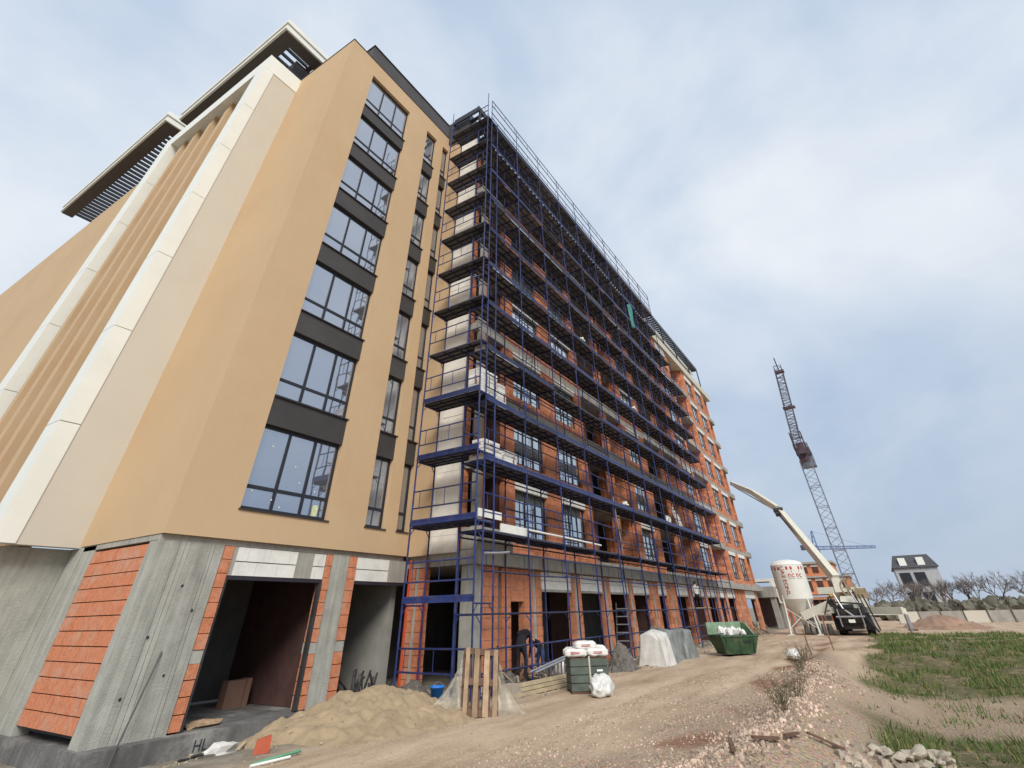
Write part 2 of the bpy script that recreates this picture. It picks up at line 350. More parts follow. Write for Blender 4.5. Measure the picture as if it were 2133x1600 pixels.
# ------------------------------------------------------------------ bricks
_bm = {}
def unit_brick(w, d, h, mtl, name):
    key = (round(w, 3), round(d, 3), round(h, 3), mtl.name)
    if key not in _bm:
        b = MB(); e = .006
        b.hexa([(0,0,e),(w,0,e),(w,d,e),(0,d,e),(0,0,h),(w,0,h),(w,d,h),(0,d,h)])
        _bm[key] = b.mesh(name, mtl)
    return _bm[key]
def brick_cells(x0, x1, z0, z1, L=.26, H=.245, off=0):
    rows = max(1, round((z1-z0)/H)); h = (z1-z0)/rows
    for r in range(rows):
        x = x0 - (L/2 if (r+off) % 2 else 0)
        while x < x1-.01:
            a, b = max(x, x0), min(x+L, x1)
            if b-a > .03: yield a, b, z0+r*h, z0+(r+1)*h
            x += L
G = .012
def bricks_Y(x0, x1, z0, z1, y, parent, mtl=BRICK, join=None, depth=.25, name='brick', L=.26, H=.245, jit=.008):
    """wall facing -Y in the plane y"""
    for a, b, c, d in brick_cells(x0, x1, z0, z1, L, H):
        j = R.uniform(-jit, jit); w = b-a-G; h = d-c-G
        if join is None:
            inst(name, unit_brick(round(w, 2), depth, round(h, 2), mtl, name), parent, (a+G/2, y+j, c+G/2))
        else: join.box(a+G/2, y+j, c+G/2, b-G/2, y+j+depth, d-G/2)
def bricks_X(y0, y1, z0, z1, x, parent, mtl=BRICK, join=None, depth=.25, name='brick', L=.26, H=.245):
    """wall facing -X in the plane x"""
    for a, b, c, d in brick_cells(y0, y1, z0, z1, L, H):
        j = R.uniform(-.008, .008); w = b-a-G; h = d-c-G
        if join is None:
            inst(name, unit_brick(round(w, 2), depth, round(h, 2), mtl, name), parent, (x+j, b-G/2, c+G/2), (0, 0, -PI/2))
        else: join.box(x+j, a+G/2, c+G/2, x+j+depth, b-G/2, d-G/2)

# ------------------------------------------------------------------ windows
_wm = {}
def window(parent, x0, x1, z0, z1, y, cols=3, tr=.26, glass=GLASS, sill=True, fw=.088, tilt=.006, glazed=True):
    w = x1-x0; h = z1-z0; key = (round(w, 2), round(h, 2), cols, tr, glass.name)
    cx = [w*i/cols for i in range(cols+1)]
    if cols == 3: cx = [0, w*.35, w*.68, w]
    rows = [0, h*tr, h] if tr else [0, h]
    if key not in _wm:
        b = MB(); d = .07
        b.box(0, 0, 0, w, d, fw); b.box(0, 0, h-fw, w, d, h)
        for i, c in enumerate(cx):
            a = min(max(c-fw/2, 0), w-fw); q = fw if 0 < i < cols else fw
            b.box(a, .002, fw, a+q, d-.002, h-fw)
        if tr:
            for i in range(cols): b.box(cx[i]+fw/2+(fw/2 if i == 0 else 0), .004, h*tr-fw/2, cx[i+1]-fw/2-(fw/2 if i == cols-1 else 0), d-.004, h*tr+fw/2)
        panes = []
        for i in range(cols):
            for k in range(len(rows)-1):
                a0, a1 = cx[i]+fw/2, cx[i+1]-fw/2; c0, c1 = rows[k]+fw/2, rows[k+1]-fw/2
                p = MB(); p.box(-(a1-a0)/2, 0, -(c1-c0)/2, (a1-a0)/2, .012, (c1-c0)/2)
                panes.append((p.mesh('pane', glass), ((a0+a1)/2, .03, (c0+c1)/2)))
        s = MB(); s.box(-.04, -.2, -.03, w+.04, .05, 0)
        _wm[key] = (b.mesh('window', ANTH), panes, s.mesh('sill', SILL))
    fm, panes, smx = _wm[key]
    o = inst('window', fm, parent, (x0, y, z0))
    if glazed:
        for me, (px, py, pz) in panes:
            p = bpy.data.objects.new('pane', me); C.objects.link(p); p.parent = o; p.location = (px, py, pz); p.rotation_euler = (R.gauss(0, tilt), 0, R.gauss(0, tilt))
    if sill: s = bpy.data.objects.new('sill', smx); C.objects.link(s); s.parent = o
    return o

# ------------------------------------------------------------------ beige finished block (A)
A = thing('apartment_building', (6.07, 13.5, 0), 'finished ochre apartment block with dark windows and bare concrete ground floor', 'building')
YA, XA0, XA1, ZA0, ZA1 = 13.5, 6.07, 14.08, 3.32, 25.7
sillz = [4.02, 7.06, 10.06, 13.05, 16.03, 19.02, 21.98]; headz = [6.22, 9.24, 12.22, 15.2, 18.2, 21.22, 24.5]
colsA = [(7.68, 10.5, 3), (12.0, 12.87, 1), (13.43, 13.97, 1)]
b = MB(); t = .3
xs = [XA0, 7.68, 10.5, 12.0, 12.87, 13.43, 13.97, XA1]
for i in range(0, 8, 2): b.box(xs[i], YA, ZA0, xs[i+1], YA+t, ZA1)
for x0, x1, _ in colsA:
    b.box(x0, YA, ZA0, x1, YA+t, sillz[0]); b.box(x0, YA, headz[-1], x1, YA+t, ZA1)
b.build('front_wall', BEIGE, A)
b = MB(); b.box(XA0, YA+t+.002, ZA0, XA0+.3, 17.79, ZA1); b.build('side_wall', BEIGE, A)
b = MB(); b.box(XA0-.03, YA-.03, ZA1, XA1, YA+.4, ZA1+.05); b.box(XA0-.03, YA+.402, ZA1, XA0+.4, 17.79, ZA1+.05); b.build('parapet_cap', SILL, A)
b = MB(); b.box(XA0+.3, YA+.32, 24.6, XA1, 22, 24.9); b.build('roof', CONC2, A)
b = MB(); b.box(7.75, 14.4, 24.9, 15.4, 15.0, 28.55); b.box(7.75, 15.002, 24.9, 8.3, 21, 28.55); b.build('penthouse', CHAR, A)
b = MB(); b.box(7.7, 14.35, 28.55, 15.45, 15.05, 28.62); b.build('penthouse_cap', SILL, A)
for x0, x1, nc in colsA:
    for i in range(7):
        window(A, x0, x1, sillz[i], headz[i], YA+.16, nc, .26, GLASS, sill=(i == 0))
        if i < 6:
            b = MB(); b.box(x0, YA+.03, headz[i], x1, YA+.22, sillz[i+1]-.035); b.build('spandrel_panel', CHAR, A)
            b = MB(); b.box(x0, YA-.03, sillz[i+1]-.035, x1+.03, YA+.2, sillz[i+1]); b.build('sill', SILL, A)
# interior back so the block is closed
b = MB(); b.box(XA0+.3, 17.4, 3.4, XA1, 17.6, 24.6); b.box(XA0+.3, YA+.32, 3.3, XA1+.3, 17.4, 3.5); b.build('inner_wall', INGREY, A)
# paper sticker in the lowest window
b = MB(); b.box(10.0, YA+.176, 4.06, 10.2, YA+.18, 4.4); b.build('sticker', mat('sticker', (.62, .66, .40), .6, .3, 18), A)
for x, z in ((7.95, 4.5), (8.6, 4.35), (8.9, 4.2), (9.35, 4.9), (8.2, 5.7), (9.95, 4.75), (9.1, 5.3)): MB().tube((x, YA+.172, z), (x, YA+.178, z), .022, 8).build('sticker', WHITE, A)
# pale wing panel with white cladding frame
b = MB(); b.box(4.70, 17.79, 3.3, XA0, 18.1, 24.42); b.build('pale_wall', PALE, A)
zz = [3.3] + [6.2+3.0*i for i in range(6)] + [24.42]
for i in range(len(zz)-1):
    b = MB(); b.box(4.19, 17.76, zz[i]+.012, 4.70, 18.2, zz[i+1]-.012); b.build('cladding_panel', WHITE, A)
b = MB(); b.box(4.19, 17.76, 24.42, 6.07, 18.2, 25.55); b.build('cladding_panel', WHITE, A)
# long side facade of the wing (plane X = 4.19), framed in white, with pilasters
for i in range(len(zz)-1):
    b = MB(); b.box(4.19, 18.205, zz[i]+.012, 4.45, 18.62, zz[i+1]-.012); b.build('cladding_panel', WHITE, A)
    b = MB(); b.box(4.19, 27.0, zz[i]+.012, 4.9, 28.3, zz[i+1]-.012); b.build('cladding_panel', WHITE, A)
for k in range(4):
    b = MB(); b.box(4.19, 18.205+2.524*k+.006, 24.42, 4.9, 18.205+2.524*(k+1)-.006, 25.55); b.build('cladding_panel', WHITE, A)
b = MB(); b.box(5.0, 18.62, 3.3, 5.3, 27.0, 24.4); b.build('side_wall', BROWN, A)
for y in (19.6, 21.2, 22.85, 24.5, 26.0):
    b = MB(); b.box(4.55, y, 3.3, 5.0, y+.48, 24.42); b.build('pilaster', BEIGE, A)
for y in (18.75, 20.25, 21.9, 23.5, 25.15):
    for i in range(7):
        b = MB(); b.box(4.9, y, 4.4+3*i, 5.0, y+.8, 6.0+3*i); w_ = b.build('window', ANTH, A)
        b = MB(); b.box(4.89, y+.06, 4.46+3*i, 4.9, y+.74, 5.94+3*i); b.build('pane', GLASS, w_)
b = MB(); b.box(4.9, 28.3, 0, 5.4, 60, 25.2); b.build('rear_wall', BEIGE, A)
b = MB(); b.box(4.6, 18.25, -.5, 4.85, 28.3, 3.29); b.box(4.851, 18.25, -.5, 6.08, 18.5, 3.29); b.build('ground_wall', CONC, A)
def canopy(x0, y0, x1, y1, z):
    o = MB(); o.box(x0, y0, z+.34, x1, y0+.5, z+.7); o.box(x0, y0+.502, z+.34, x0+.5, y1, z+.7); o.build('fascia', WHITE, A)
    o = MB(); o.box(x0+.08, y0+.08, z-.12, x1, y0+.5, z+.335); o.box(x0+.08, y0+.502, z-.12, x0+.5, y1, z+.335); o.build('fascia', WHITE, A)
    o = MB(); o.box(x0+.2, y0+.2, z-.18, x1, y0+.95, z-.124); o.box(x0+.2, y0+.952, z-.18, x0+.95, y1, z-.124); o.box(x0+2.4, y0+.952, z-.06, x0+2.7, y1, z-.004); o.build('soffit', SOFFIT, A)
    y = y0+1.2
    while y < y1-.3:
        o = MB(); o.box(x0+.95, y, z-.05, x0+2.4, y+.12, z+.15); o.build('louvre', ANTH, A); y += .5
canopy(4.1, 17.95, 9.5, 29.6, 28.95)
canopy(3.6, 30.3, 8, 47, 28.95)
b = MB(); b.box(5.85, 19.3, 25.2, 9.4, 29, 28.88); b.build('penthouse', CHAR, A)
b = MB(); b.box(6.2, 31.5, 24.6, 8, 46, 28.9); b.build('penthouse', CHAR, A)
b = MB(); b.box(4.9, 18.7, 25.0, 12, 28.2, 25.2); b.build('roof', CONC2, A)
# --- ground floor of block A
Yg = 13.6
b = MB(); x = 6.08; b.box(6.1, Yg+.06, -.16, 7.64, Yg+.45, 3.2)
while x < 7.6:
    w = min(R.uniform(.09, .17), 7.66-x); j = R.uniform(0, .014); b.box(x, Yg+j, -.16, x+w-R.choice((.002, .003, .012)), Yg+.059, 3.2); x += w
b.build('concrete_column', CONC, A)
for x, z in ((6.95, 2.35), (6.6, 1.45), (7.2, .8), (6.5, .5), (7.35, 1.9)): MB().tube((x, Yg-.001, z), (x, Yg+.02, z), .028, 10).build('tie_hole', DARKM, A)
b = MB(); b.box(11.06, Yg, -.16, 11.68, Yg+.4, 3.2); b.build('concrete_column', CONC, A)
b = MB(); b.box(6.09, Yg+.02, 3.2, 14.05, 17.5, 3.315); b.build('floor_slab', CONC2, A)
for x0, x1 in ((7.67, 7.92), (10.83, 11.05), (11.69, 12.0)):
    bricks_Y(x0, x1, -.14, .95, Yg-.01, A, BRICK2, depth=.3, L=.4, H=.27); bricks_Y(x0, x1, 1.18, 3.19, Yg-.01, A, BRICK2, depth=.3, L=.4, H=.27)
    b = MB(); b.box(x0, Yg+.005, .95, x1, Yg+.3, 1.18); b.build('mortar_patch', CONC, A)
for x0, x1, gap in ((8.05, 10.82, (9.85, 10.4)), (12.01, 13.4, None)):
    for a, q, c, d in brick_cells(x0, x1, 2.58, 3.19, .62, .305):
        if gap and a < gap[1] and q > gap[0]:
            if a < gap[0]-.05: q = gap[0]
            elif q > gap[1]+.05: a = gap[1]
            else: continue
        inst('aac_block', unit_brick(round(q-a-.01, 2), .26, round(d-c-.01, 2), AAC, 'aac_block'), A, (a, Yg+R.uniform(0, .015), c))
for x0, x1, q in ((7.93, 8.049, .02), (9.855, 10.395, .012), (13.405, 14.3, .005)): MB().box(x0, Yg+q, 2.585, x1, Yg+.25, 3.19).build('mortar_patch', CONC2, A)
b = MB(); b.box(7.92, Yg+.02, 2.5, 10.82, Yg+.3, 2.575); b.box(12.0, Yg+.02, 2.5, 14.3, Yg+.3, 2.575); b.build('lintel', mat('door lintel steel', (.03, .025, .035), .5), A)
for x0, x1 in ((10.74, 10.82), (7.925, 7.97)): MB().box(x0, Yg-.005, -.14, x1, Yg+.12, 2.5).build('door_post', DARKM, A)
b = MB(); b.box(6.0, Yg-.35, -.8, 14.2, 18.2, -.16); b.build('plinth', mat('stained plinth concrete', (.15, .145, .14), .9, .3, 1.2, .5, 20, streak=.2, dirt=(.38, .37, .34), dscale=1.3, damt=.7), A)
text('HL', .26, DARKP, A, basis((1, 0, 0), (0, 0, 1), Vector((8.25, Yg-.357, -.36)) - Vector(A.location)), ext=.002)
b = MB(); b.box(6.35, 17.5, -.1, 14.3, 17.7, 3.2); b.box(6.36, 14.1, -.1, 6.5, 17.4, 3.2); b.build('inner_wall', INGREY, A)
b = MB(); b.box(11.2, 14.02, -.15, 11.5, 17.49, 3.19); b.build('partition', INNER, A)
b = MB(); b.box(14.05, 14.02, -.15, 14.28, 17.49, 3.19); b.build('partition', mat('plastered partition', (.30, .29, .26), .9, .1), A)
bricks_X(14.06, 16.8, .0, 3.15, 6.10, A, BRICK2, L=.42, H=.272)
b = MB(); b.box(6.09, 16.8, -.2, 6.4, 30, 3.3); b.build('ground_wall', CONC, A)
# leaning steel bar against the concrete column
tag(MB().tube((6.45, 13.1, gz(6.45, 13.1)), (6.98, 13.57, 1.2), .016, 6).build('steel_bar', DARKM, loc=(6.45, 13.1, 0)), 'thin black steel bar leaning against the wide bare concrete column', 'steel bar')

# ------------------------------------------------------------------ brick block under construction (B)
B = thing('unfinished_building', (14.3, 10.95, 0), 'long unfinished orange brick apartment block behind blue scaffolding', 'building')
YB, XB0, XB1 = 10.95, 14.4, 64.2
F = [None] + [3.39+2.81*i for i in range(8)]
joined = MB()
mort = MB()
piers = [(16.36, 17.1), (19.65, 21.0), (23.4, 24.25), (30.1, 31.05), (33.35, 34.4), (42.5, 43.5), (46.5, 47.2), (52.3, 53.4), (56.1, 57.4), (60.3, 61.4)]
wins = [(17.1, 19.65), (21.0, 23.4), (31.05, 33.35), (43.5, 46.5), (53.4, 56.1), (57.4, 60.3)]
logs = [(14.4, 16.36, None), (24.25, 30.1, (27.2, 27.8)), (34.4, 42.5, (38.0, 38.6)), (47.2, 52.3, None), (61.4, 64.2, None)]
for i in range(1, 9):
    z1 = F[i]; z0 = z1-.33
    b = MB()
    if i == 1: b.box(14.3, 10.62, z0-.08, XB1, 24, z1)
    elif i == 8: b.box(14.25, 10.72, z1+.02, XB1+.35, 24, z1+.78)
    else: b.box(14.3, YB+.006, z0, XB1, 24, z1)
    b.build('floor_slab' if i < 8 else 'roof_slab', mat('pale cornice', (.55, .53, .44), .8, .1) if i == 8 else CONC2, B)
for i in range(1, 8):
    z0, z1 = F[i], F[i+1]-(.33 if i < 7 else .02)
    for n_, (x0, x1) in enumerate(piers):
        single = (i <= 2 and n_ <= 1)
        bricks_Y(x0, x1, z0+.005, z1-.003, YB, B, BRICK, None if single else joined, L=.27, H=.247)
        mort.box(x0+.012, YB+.012, z0, x1-.012, YB+.24, z1)
    for x0, x1 in wins:
        bricks_Y(x0, x1, z0+.005, z0+.35, YB, B, BRICK, joined, L=.27, H=.18); mort.box(x0, YB+.012, z0, x1, YB+.24, z0+.345)
        window(B, x0+.04, x1-.04, z0+.36, z0+2.2, YB+.12, 3, .27, GLASSB, sill=False, fw=.08, tilt=.008)
        b = MB(); b.box(x0+.002, YB-.02, z0+2.203, x1-.002, YB+.24, z1-.004); b.build('lintel', AAC, B)
    for x0, x1, col in logs:
        far = x0 > 40
        # balcony upstand
        b = MB()
        if x0 < 15:
            if i == 1: b.box(14.28, 10.60, z0+.003, 16.35, 10.85, z0+.62); b.box(14.28, 10.852, z0+.003, 14.5, 11.35, z0+.62)
            else: b.box(14.3, YB-.02, z0+.003, 16.35, YB+.15, z0+.08)
        else: b.box(x0+.003, YB-.06, z0-.30, x1-.003, YB+.004, z0+.16)
        b.build('slab_edge', CONC2, B)
        if col:
            bricks_Y(col[0], col[1], z0+.17, z1-.003, YB, B, BRICK, joined); mort.box(col[0]+.012, YB+.012, z0+.16, col[1]-.012, YB+.24, z1)
        yb = YB+1.5
        if x0 > 15:
            segs = [(x0, x0+.9), (x0+1.9, col[0] if col else x1-1.2)] if not far else [(x0, x1-1.3), (x1-.3, x1)]
            if col: segs += [(col[0], col[0]+.7), (x1-.5, x1)]
            for s0, s1 in segs:
                if s1-s0 > .1: bricks_Y(s0, s1, z0+.005, z1-.003, yb, B, BRICK, joined); mort.box(s0+.012, yb+.012, z0, s1-.012, yb+.24, z1)
            bricks_X(YB+.26, yb-.004, z0+.005, z1-.003, x1-.25, B, BRICK, joined, depth=.24)
            if far: bricks_X(YB+.26, yb-.004, z0+.005, z1-.003, x0+.01, B, BRICK, joined, depth=.24)
        else:
            b = MB(); b.box(16.12, YB+.26, z0+.005, 16.34, 14.5, z1-.003); b.box(14.56, 14.5, z0+.005, 16.34, 14.7, z1-.003); b.build('loggia_wall', INNER, B)  # shade inside the corner loggia is put into this dark wall colour
    # corner column and stub of brick wall on the short side
    b = MB(); b.box(14.5, YB+.02, z0+.09, 14.85, YB+.17, z1-.002); b.build('concrete_column', CONC, B)
    b = MB(); b.box(14.852, YB+.05, z0+.09, 15.0, YB+.16, z1-.002); b.build('pilaster', BRICK, B)
    bricks_X(11.28, 11.40, z0+.005, z1-.003, 14.2, B, BRICK, joined, depth=.3)
mort.build('mortar_joints', MORTAR, B)['kind'] = 'stuff'
jb = joined.build('brickwork', BRICK, B); jb['kind'] = 'stuff'
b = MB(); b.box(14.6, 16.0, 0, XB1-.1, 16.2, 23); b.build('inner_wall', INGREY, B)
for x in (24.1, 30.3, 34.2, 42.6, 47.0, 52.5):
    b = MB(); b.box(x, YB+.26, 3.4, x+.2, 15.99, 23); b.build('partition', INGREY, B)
b = MB(); b.box(XB1-.25, YB+.26, 3.42, XB1-.02, 24, 23.0); b.build('end_wall', BRICK, B)
b = MB(); b.box(XB1-.02, YB-.02, 0, XB1+.02, 11.3, .3)
# short side: finished plaster strip, insulation boards
b = MB(); b.box(14.08, 12.6, 3.3, 14.3, 13.498, 25.2); b.build('side_plaster', BEIGE, B)
b = MB(); b.box(14.31, 11.41, 3.42, 14.55, 17.4, 23.02); b.build('side_wall', MORTAR, B)
z = 3.32
while z < 24.9:
    for y0, y1 in ((11.41, 12.38), (12.385, 12.595)):
        b = MB(); j = R.uniform(-.01, .01); b.box(14.12+j, y0, z+.004, 14.30, y1-.004, z+.496); b.build('insulation_board', EPS, B)
    z += .5
b = MB(); b.box(13.9, 11.9, 25.2, 14.6, 13.6, 27.2); b.build('penthouse_wall', CHAR, B)
b = MB(); b.box(14.0, 12.0, 24.96, 14.3, 12.9, 25.19); b.build('side_plaster', BEIGE, B)
# set back top storey with steel pergola
b = MB(); b.box(15.0, 13.4, 23.85, 62.5, 13.6, 26.3); b.build('penthouse_wall', CHAR, B)
b = MB(); b.box(13.6, 10.95, 26.5, 62.4, 11.07, 26.9); b.build('pergola_beam', ANTH, B)
b = MB(); b.box(13.6, 12.9, 26.4, 62.4, 13.0, 26.7); b.build('pergola_beam', ANTH, B)
b = MB(); b.box(13.6, 11.08, 26.45, 13.72, 12.89, 26.85); b.build('pergola_beam', ANTH, B)
b = MB(); b.box(15.2, 11.1, 25.2, 60.0, 11.25, 25.34); b.build('white_beam', WHITE, B)
sm_ = MB(); sm_.box(0, 0, 0, .2, 1.8, .12); sm_ = sm_.mesh('pergola_slat', ANTH)
for k in range(97): inst('pergola_slat', sm_, B, (14.0+.5*k, 11.085, 26.5))
for k in range(11):
    b = MB(); b.box(13.75+4.86*k, 10.96, 23.85, 13.87+4.86*k, 11.07, 26.49); b.build('pergola_post', ANTH, B)
# --- ground floor of block B
b = MB(); b.box(14.42, YB-.02, -.1, 14.95, YB+.4, 2.97); b.build('concrete_column', CONC, B)
def gwall(x0, x1, z0, z1, join=None): bricks_Y(x0, x1, z0, z1, YB, B, BRICK, join, L=.27, H=.27); mort2.box(x0+.012, YB+.012, z0, x1-.012, YB+.24, z1)
mort2 = MB(); join2 = MB()
gwall(14.96, 15.9, -.05, 2.96); gwall(16.15, 16.72, -.05, 2.96); gwall(16.73, 17.57, 2.02, 2.96); gwall(17.58, 18.2, -.05, 2.96); gwall(18.42, 18.84, -.05, 2.96)
b = MB(); b.box(15.92, YB+.1, -.05, 16.13, YB+.24, 2.96); b.build('wall_chase', INNER, B)
MB().tube((16.0, YB+.06, .9), (16.0, YB+.06, 2.96), .028, 6).build('drain_pipe', GALV, B)
b = MB(); b.box(18.21, YB+.01, -.05, 18.41, YB+.25, 2.96); b.build('concrete_column', CONC, B)
gp = [(21.35, 22.2), (24.45, 25.3), (27.6, 28.25), (30.6, 32.15), (33.6, 35.6), (37.9, 38.8), (41.9, 42.7), (45.4, 46.1), (48.2, 48.9), (51.7, 56.0), (60.5, 61.8)]
for n_, (x0, x1) in enumerate(gp):
    c = x0+(x1-x0)*.45
    gwall(x0, c-.1, -.05, 2.96, None if n_ < 2 else join2); gwall(c+.1, x1, -.05, 2.96, None if n_ < 2 else join2)
    b = MB(); b.box(c-.095, YB+.005, -.05, c+.095, YB+.25, 2.96); b.build('concrete_column', CONC, B)
ops = [(18.85, 21.34)] + [(gp[i][1]+.01, gp[i+1][0]-.01) for i in range(len(gp)-1)]
for n_, (x0, x1) in enumerate(ops):
    for a, q, c, d in brick_cells(x0, x1, 2.4, 2.96, .6, .28):
        inst('aac_block', unit_brick(round(q-a-.01, 2), .24, round(d-c-.01, 2), AAC, 'aac_block'), B, (a, YB+R.uniform(0, .012), c))
    b = MB(); b.box(x0, YB-.015, 2.33, x1, YB+.26, 2.398); b.build('lintel', CONC2, B)
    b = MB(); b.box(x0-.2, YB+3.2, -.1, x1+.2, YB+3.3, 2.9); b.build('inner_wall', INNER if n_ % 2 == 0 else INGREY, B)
mort2.build('mortar_joints', MORTAR, B)['kind'] = 'stuff'; jb = join2.build('brickwork', BRICK, B); jb['kind'] = 'stuff'
b = MB(); b.box(14.2, 10.7, -.6, XB1, 16, -.06); b.build('ground_slab', CONC2, B)
for x in (18.5, 30.8, 42, 52): b = MB(); b.box(x, YB+.27, -.05, x+.2, YB+3.19, 2.9); b.build('partition', INNER, B)
# pier between the two blocks with orange risers
bricks_X(12.72, 13.0, -.1, 2.95, 14.22, B, BRICK2, L=.3, H=.27); bricks_X(13.14, 13.34, -.1, 2.95, 14.2, B, BRICK2, L=.3, H=.27)
b = MB(); b.box(14.25, 13.005, -.1, 14.5, 13.135, 2.95); b.build('concrete_column', CONC, B)
for y in (12.66, 13.38): MB().tube((14.2, y, -.1), (14.2, y, 3.2), .05, 8).build('riser_pipe', ORPIPE, B)
# hand sized details on the loggia fronts: white pipe ends
# ------------------------------------------------------------------ scaffolding
SF = thing('facade_scaffold', (13.2, 9.63, 0), 'tall navy blue scaffold along the long brick facade', 'scaffold')
SS = thing('facade_scaffold', (12.8, 9.6, 0), 'narrow navy blue scaffold tower on the short insulated side wall beside the ochre block', 'scaffold')
def frame_mesh(h, w, ax, name='scaffold_frame'):
    b = MB(); e = (w, 0) if ax == 'x' else (0, w)
    P = lambda t, z: (e[0]*t, e[1]*t, z)
    b.tube(P(0, 0), P(0, h), .030, 6); b.tube(P(1, 0), P(1, h), .030, 6); b.tube(P(0, h-.02), P(0, h+.1), .037, 6); b.tube(P(1, h-.02), P(1, h+.1), .037, 6); b.tube(P(0, h-.06), P(1, h-.06), .024, 6)
    b.tube(P(0, h-.28), P(.2, h-.07), .014, 5); b.tube(P(1, h-.28), P(.8, h-.07), .014, 5)
    return b.mesh(name, NAVY)
def deck_mesh(L_, w, ax, name='deck'):
    b = MB(); T = (lambda u, v, z: (u, v, z)) if ax == 'x' else (lambda u, v, z: (v, u, z))
    def bx(u0, v0, z0, u1, v1, z1):
        p, q = T(u0, v0, z0), T(u1, v1, z1); b.box(min(p[0], q[0]), min(p[1], q[1]), z0, max(p[0], q[0]), max(p[1], q[1]), z1)
    n = 3; pw = w/n
    for i in range(n):
        b.k = 0; bx(.03, i*pw+.012, -.012, L_-.03, (i+1)*pw-.012, 0)
        b.k = 1; bx(.03, i*pw+.012, -.065, L_-.03, i*pw+.035, -.0125); bx(.03, (i+1)*pw-.035, -.065, L_-.03, (i+1)*pw-.012, -.0125)
        for k in range(5):
            u = .03+(L_-.09)*k/4; bx(u, i*pw+.036, -.055, u+.035, (i+1)*pw-.036, -.0125)
    return b.mesh(name, [DECKM, NAVYD])
def rail_mesh(L_, ax, m_=NAVY):
    b = MB(); T = (lambda u, z: (u, 0, z)) if ax == 'x' else (lambda u, z: (0, u, z))
    for z in (.5, 1.0): b.tube(T(0, z+R.gauss(0, .014)), T(L_, z+R.gauss(0, .014)), .024, 5)
    for u in (.25, L_/2, L_-.25): b.tube(T(u, .5), T(u, 1.0), .012, 5)
    return b.mesh('guard_rail', m_)
def toe_mesh(L_, ax):
    b = MB()
    for z0, z1, d in ((0, .05, .03), (.05, .11, .022), (.11, .17, .03)):
        if ax == 'x': b.box(0, -d, z0-.02, L_, 0, z1-.02)
        else: b.box(-d, 0, z0-.02, 0, L_, z1-.02)
    return b.mesh('toe_board', NAVY)
BAY, X0, YO, WD = 2.632, 13.2, 9.63, .94
fm2 = frame_mesh(2.0, WD, 'y'); fm0 = frame_mesh(1.75, WD, 'y'); dk = deck_mesh(BAY, WD-.06, 'x'); rl = rail_mesh(BAY, 'x'); rlg = rail_mesh(BAY, 'x', NAVYD); RLV = [rail_mesh(BAY, 'x') for _ in range(5)]; tb = toe_mesh(BAY-.06, 'x')
pst = MB().tube((0, 0, 0), (0, 0, 2.1), .022, 6).mesh('rail_post', NAVY)
led = MB().tube((0, 0, 0), (BAY, 0, 0), .026, 6).mesh('ledger', NAVYD)
Z = [1.75+2*n for n in range(12)]
for n in range(12):
    km = 12 if n <= 8 else (11 if n == 9 else 10)
    for k in range(km+1):
        x = X0+BAY*k
        if n == 0: inst('scaffold_frame', fm0, SF, (x, YO, 0))
        else: inst('scaffold_frame', fm2, SF, (x, YO, Z[n]-2))
        if n == 11 and k <= 10: inst('rail_post', pst, SF, (x, YO, Z[n]))
    for k in range(km):
        x = X0+BAY*k
        if n >= 1: inst('deck', dk, SF, (x, YO+.03, Z[n]))
        else:
            inst('ledger', led, SF, (x, YO, Z[n]-.05)); inst('ledger', led, SF, (x, YO+WD, Z[n]-.05))
        inst('guard_rail', R.choice(RLV) if (n+k) % 3 else rlg, SF, (x, YO+.04, Z[n] + (0 if n else .45)))
        if n >= 1: inst('inner_ledger', led, SF, (x, YO+WD, Z[n]-.16))
        if n >= 1 and (n*5+k*3) % 4 != 1: inst('inner_ledger', led, SF, (x, YO+WD, Z[n]+R.choice((.5, .95, 1.0))))
        if n == 0: inst('guard_rail', rl, SF, (x, YO+.04, -.05))
        if n == 11: inst('guard_rail', rl, SF, (x, YO-.02, Z[n]+1.05))
        if n in (2, 3) or (n > 3 and R.random() < .9): inst('toe_board', tb, SF, (x+.03, YO-.01, Z[n]))
def ladder(x, z):
    b = MB(); a0 = Vector((x, YO+.55, z)); a1 = Vector((x+.45, YO+.55, z+2.05)); d = Vector((0, .17, 0))
    b.tube(a0-d, a1-d, .018, 5); b.tube(a0+d, a1+d, .018, 5)
    for i in range(1, 8): p = a0.lerp(a1, i/8); b.tube(p-d, p+d, .012, 5)
    b.build('ladder', NAVYD, SF)
for n, k in ((1, 2), (2, 2), (3, 1), (4, 1), (5, 2), (6, 3), (7, 2), (8, 4)): ladder(X0+BAY*k+1.5-.3*n % .9, Z[n])
# side tower
SX, SY0, SL = 12.8, 9.62, 2.63
fs = frame_mesh(2.0, WD, 'x'); ds = deck_mesh(SL, WD-.06, 'y'); rs = rail_mesh(SL, 'y'); ts = toe_mesh(SL-.06, 'y')
for n in range(12):
    z = 2+2*n
    for y in (SY0, SY0+SL): inst('scaffold_frame', fs, SS, (SX, y, z-2))
    if n >= 1: inst('deck', ds, SS, (SX+.03, SY0, z))
    inst('guard_rail', rs, SS, (SX+.03, SY0, z if n else z)); 
    if n == 0: inst('guard_rail', rs, SS, (SX+.03, SY0, -.02))
    if n in (0, 1, 2, 3): inst('toe_board', ts, SS, (SX-.01, SY0+.03, z))
    # mid post standing against the wall
for y in (SY0+1.32,): MB().tube((13.74, y, 0), (13.74, y, 24), .026, 6).build('standard', NAVY, SS)
for y in (SY0, SY0+SL): inst('rail_post', pst, SS, (SX, y, 24))

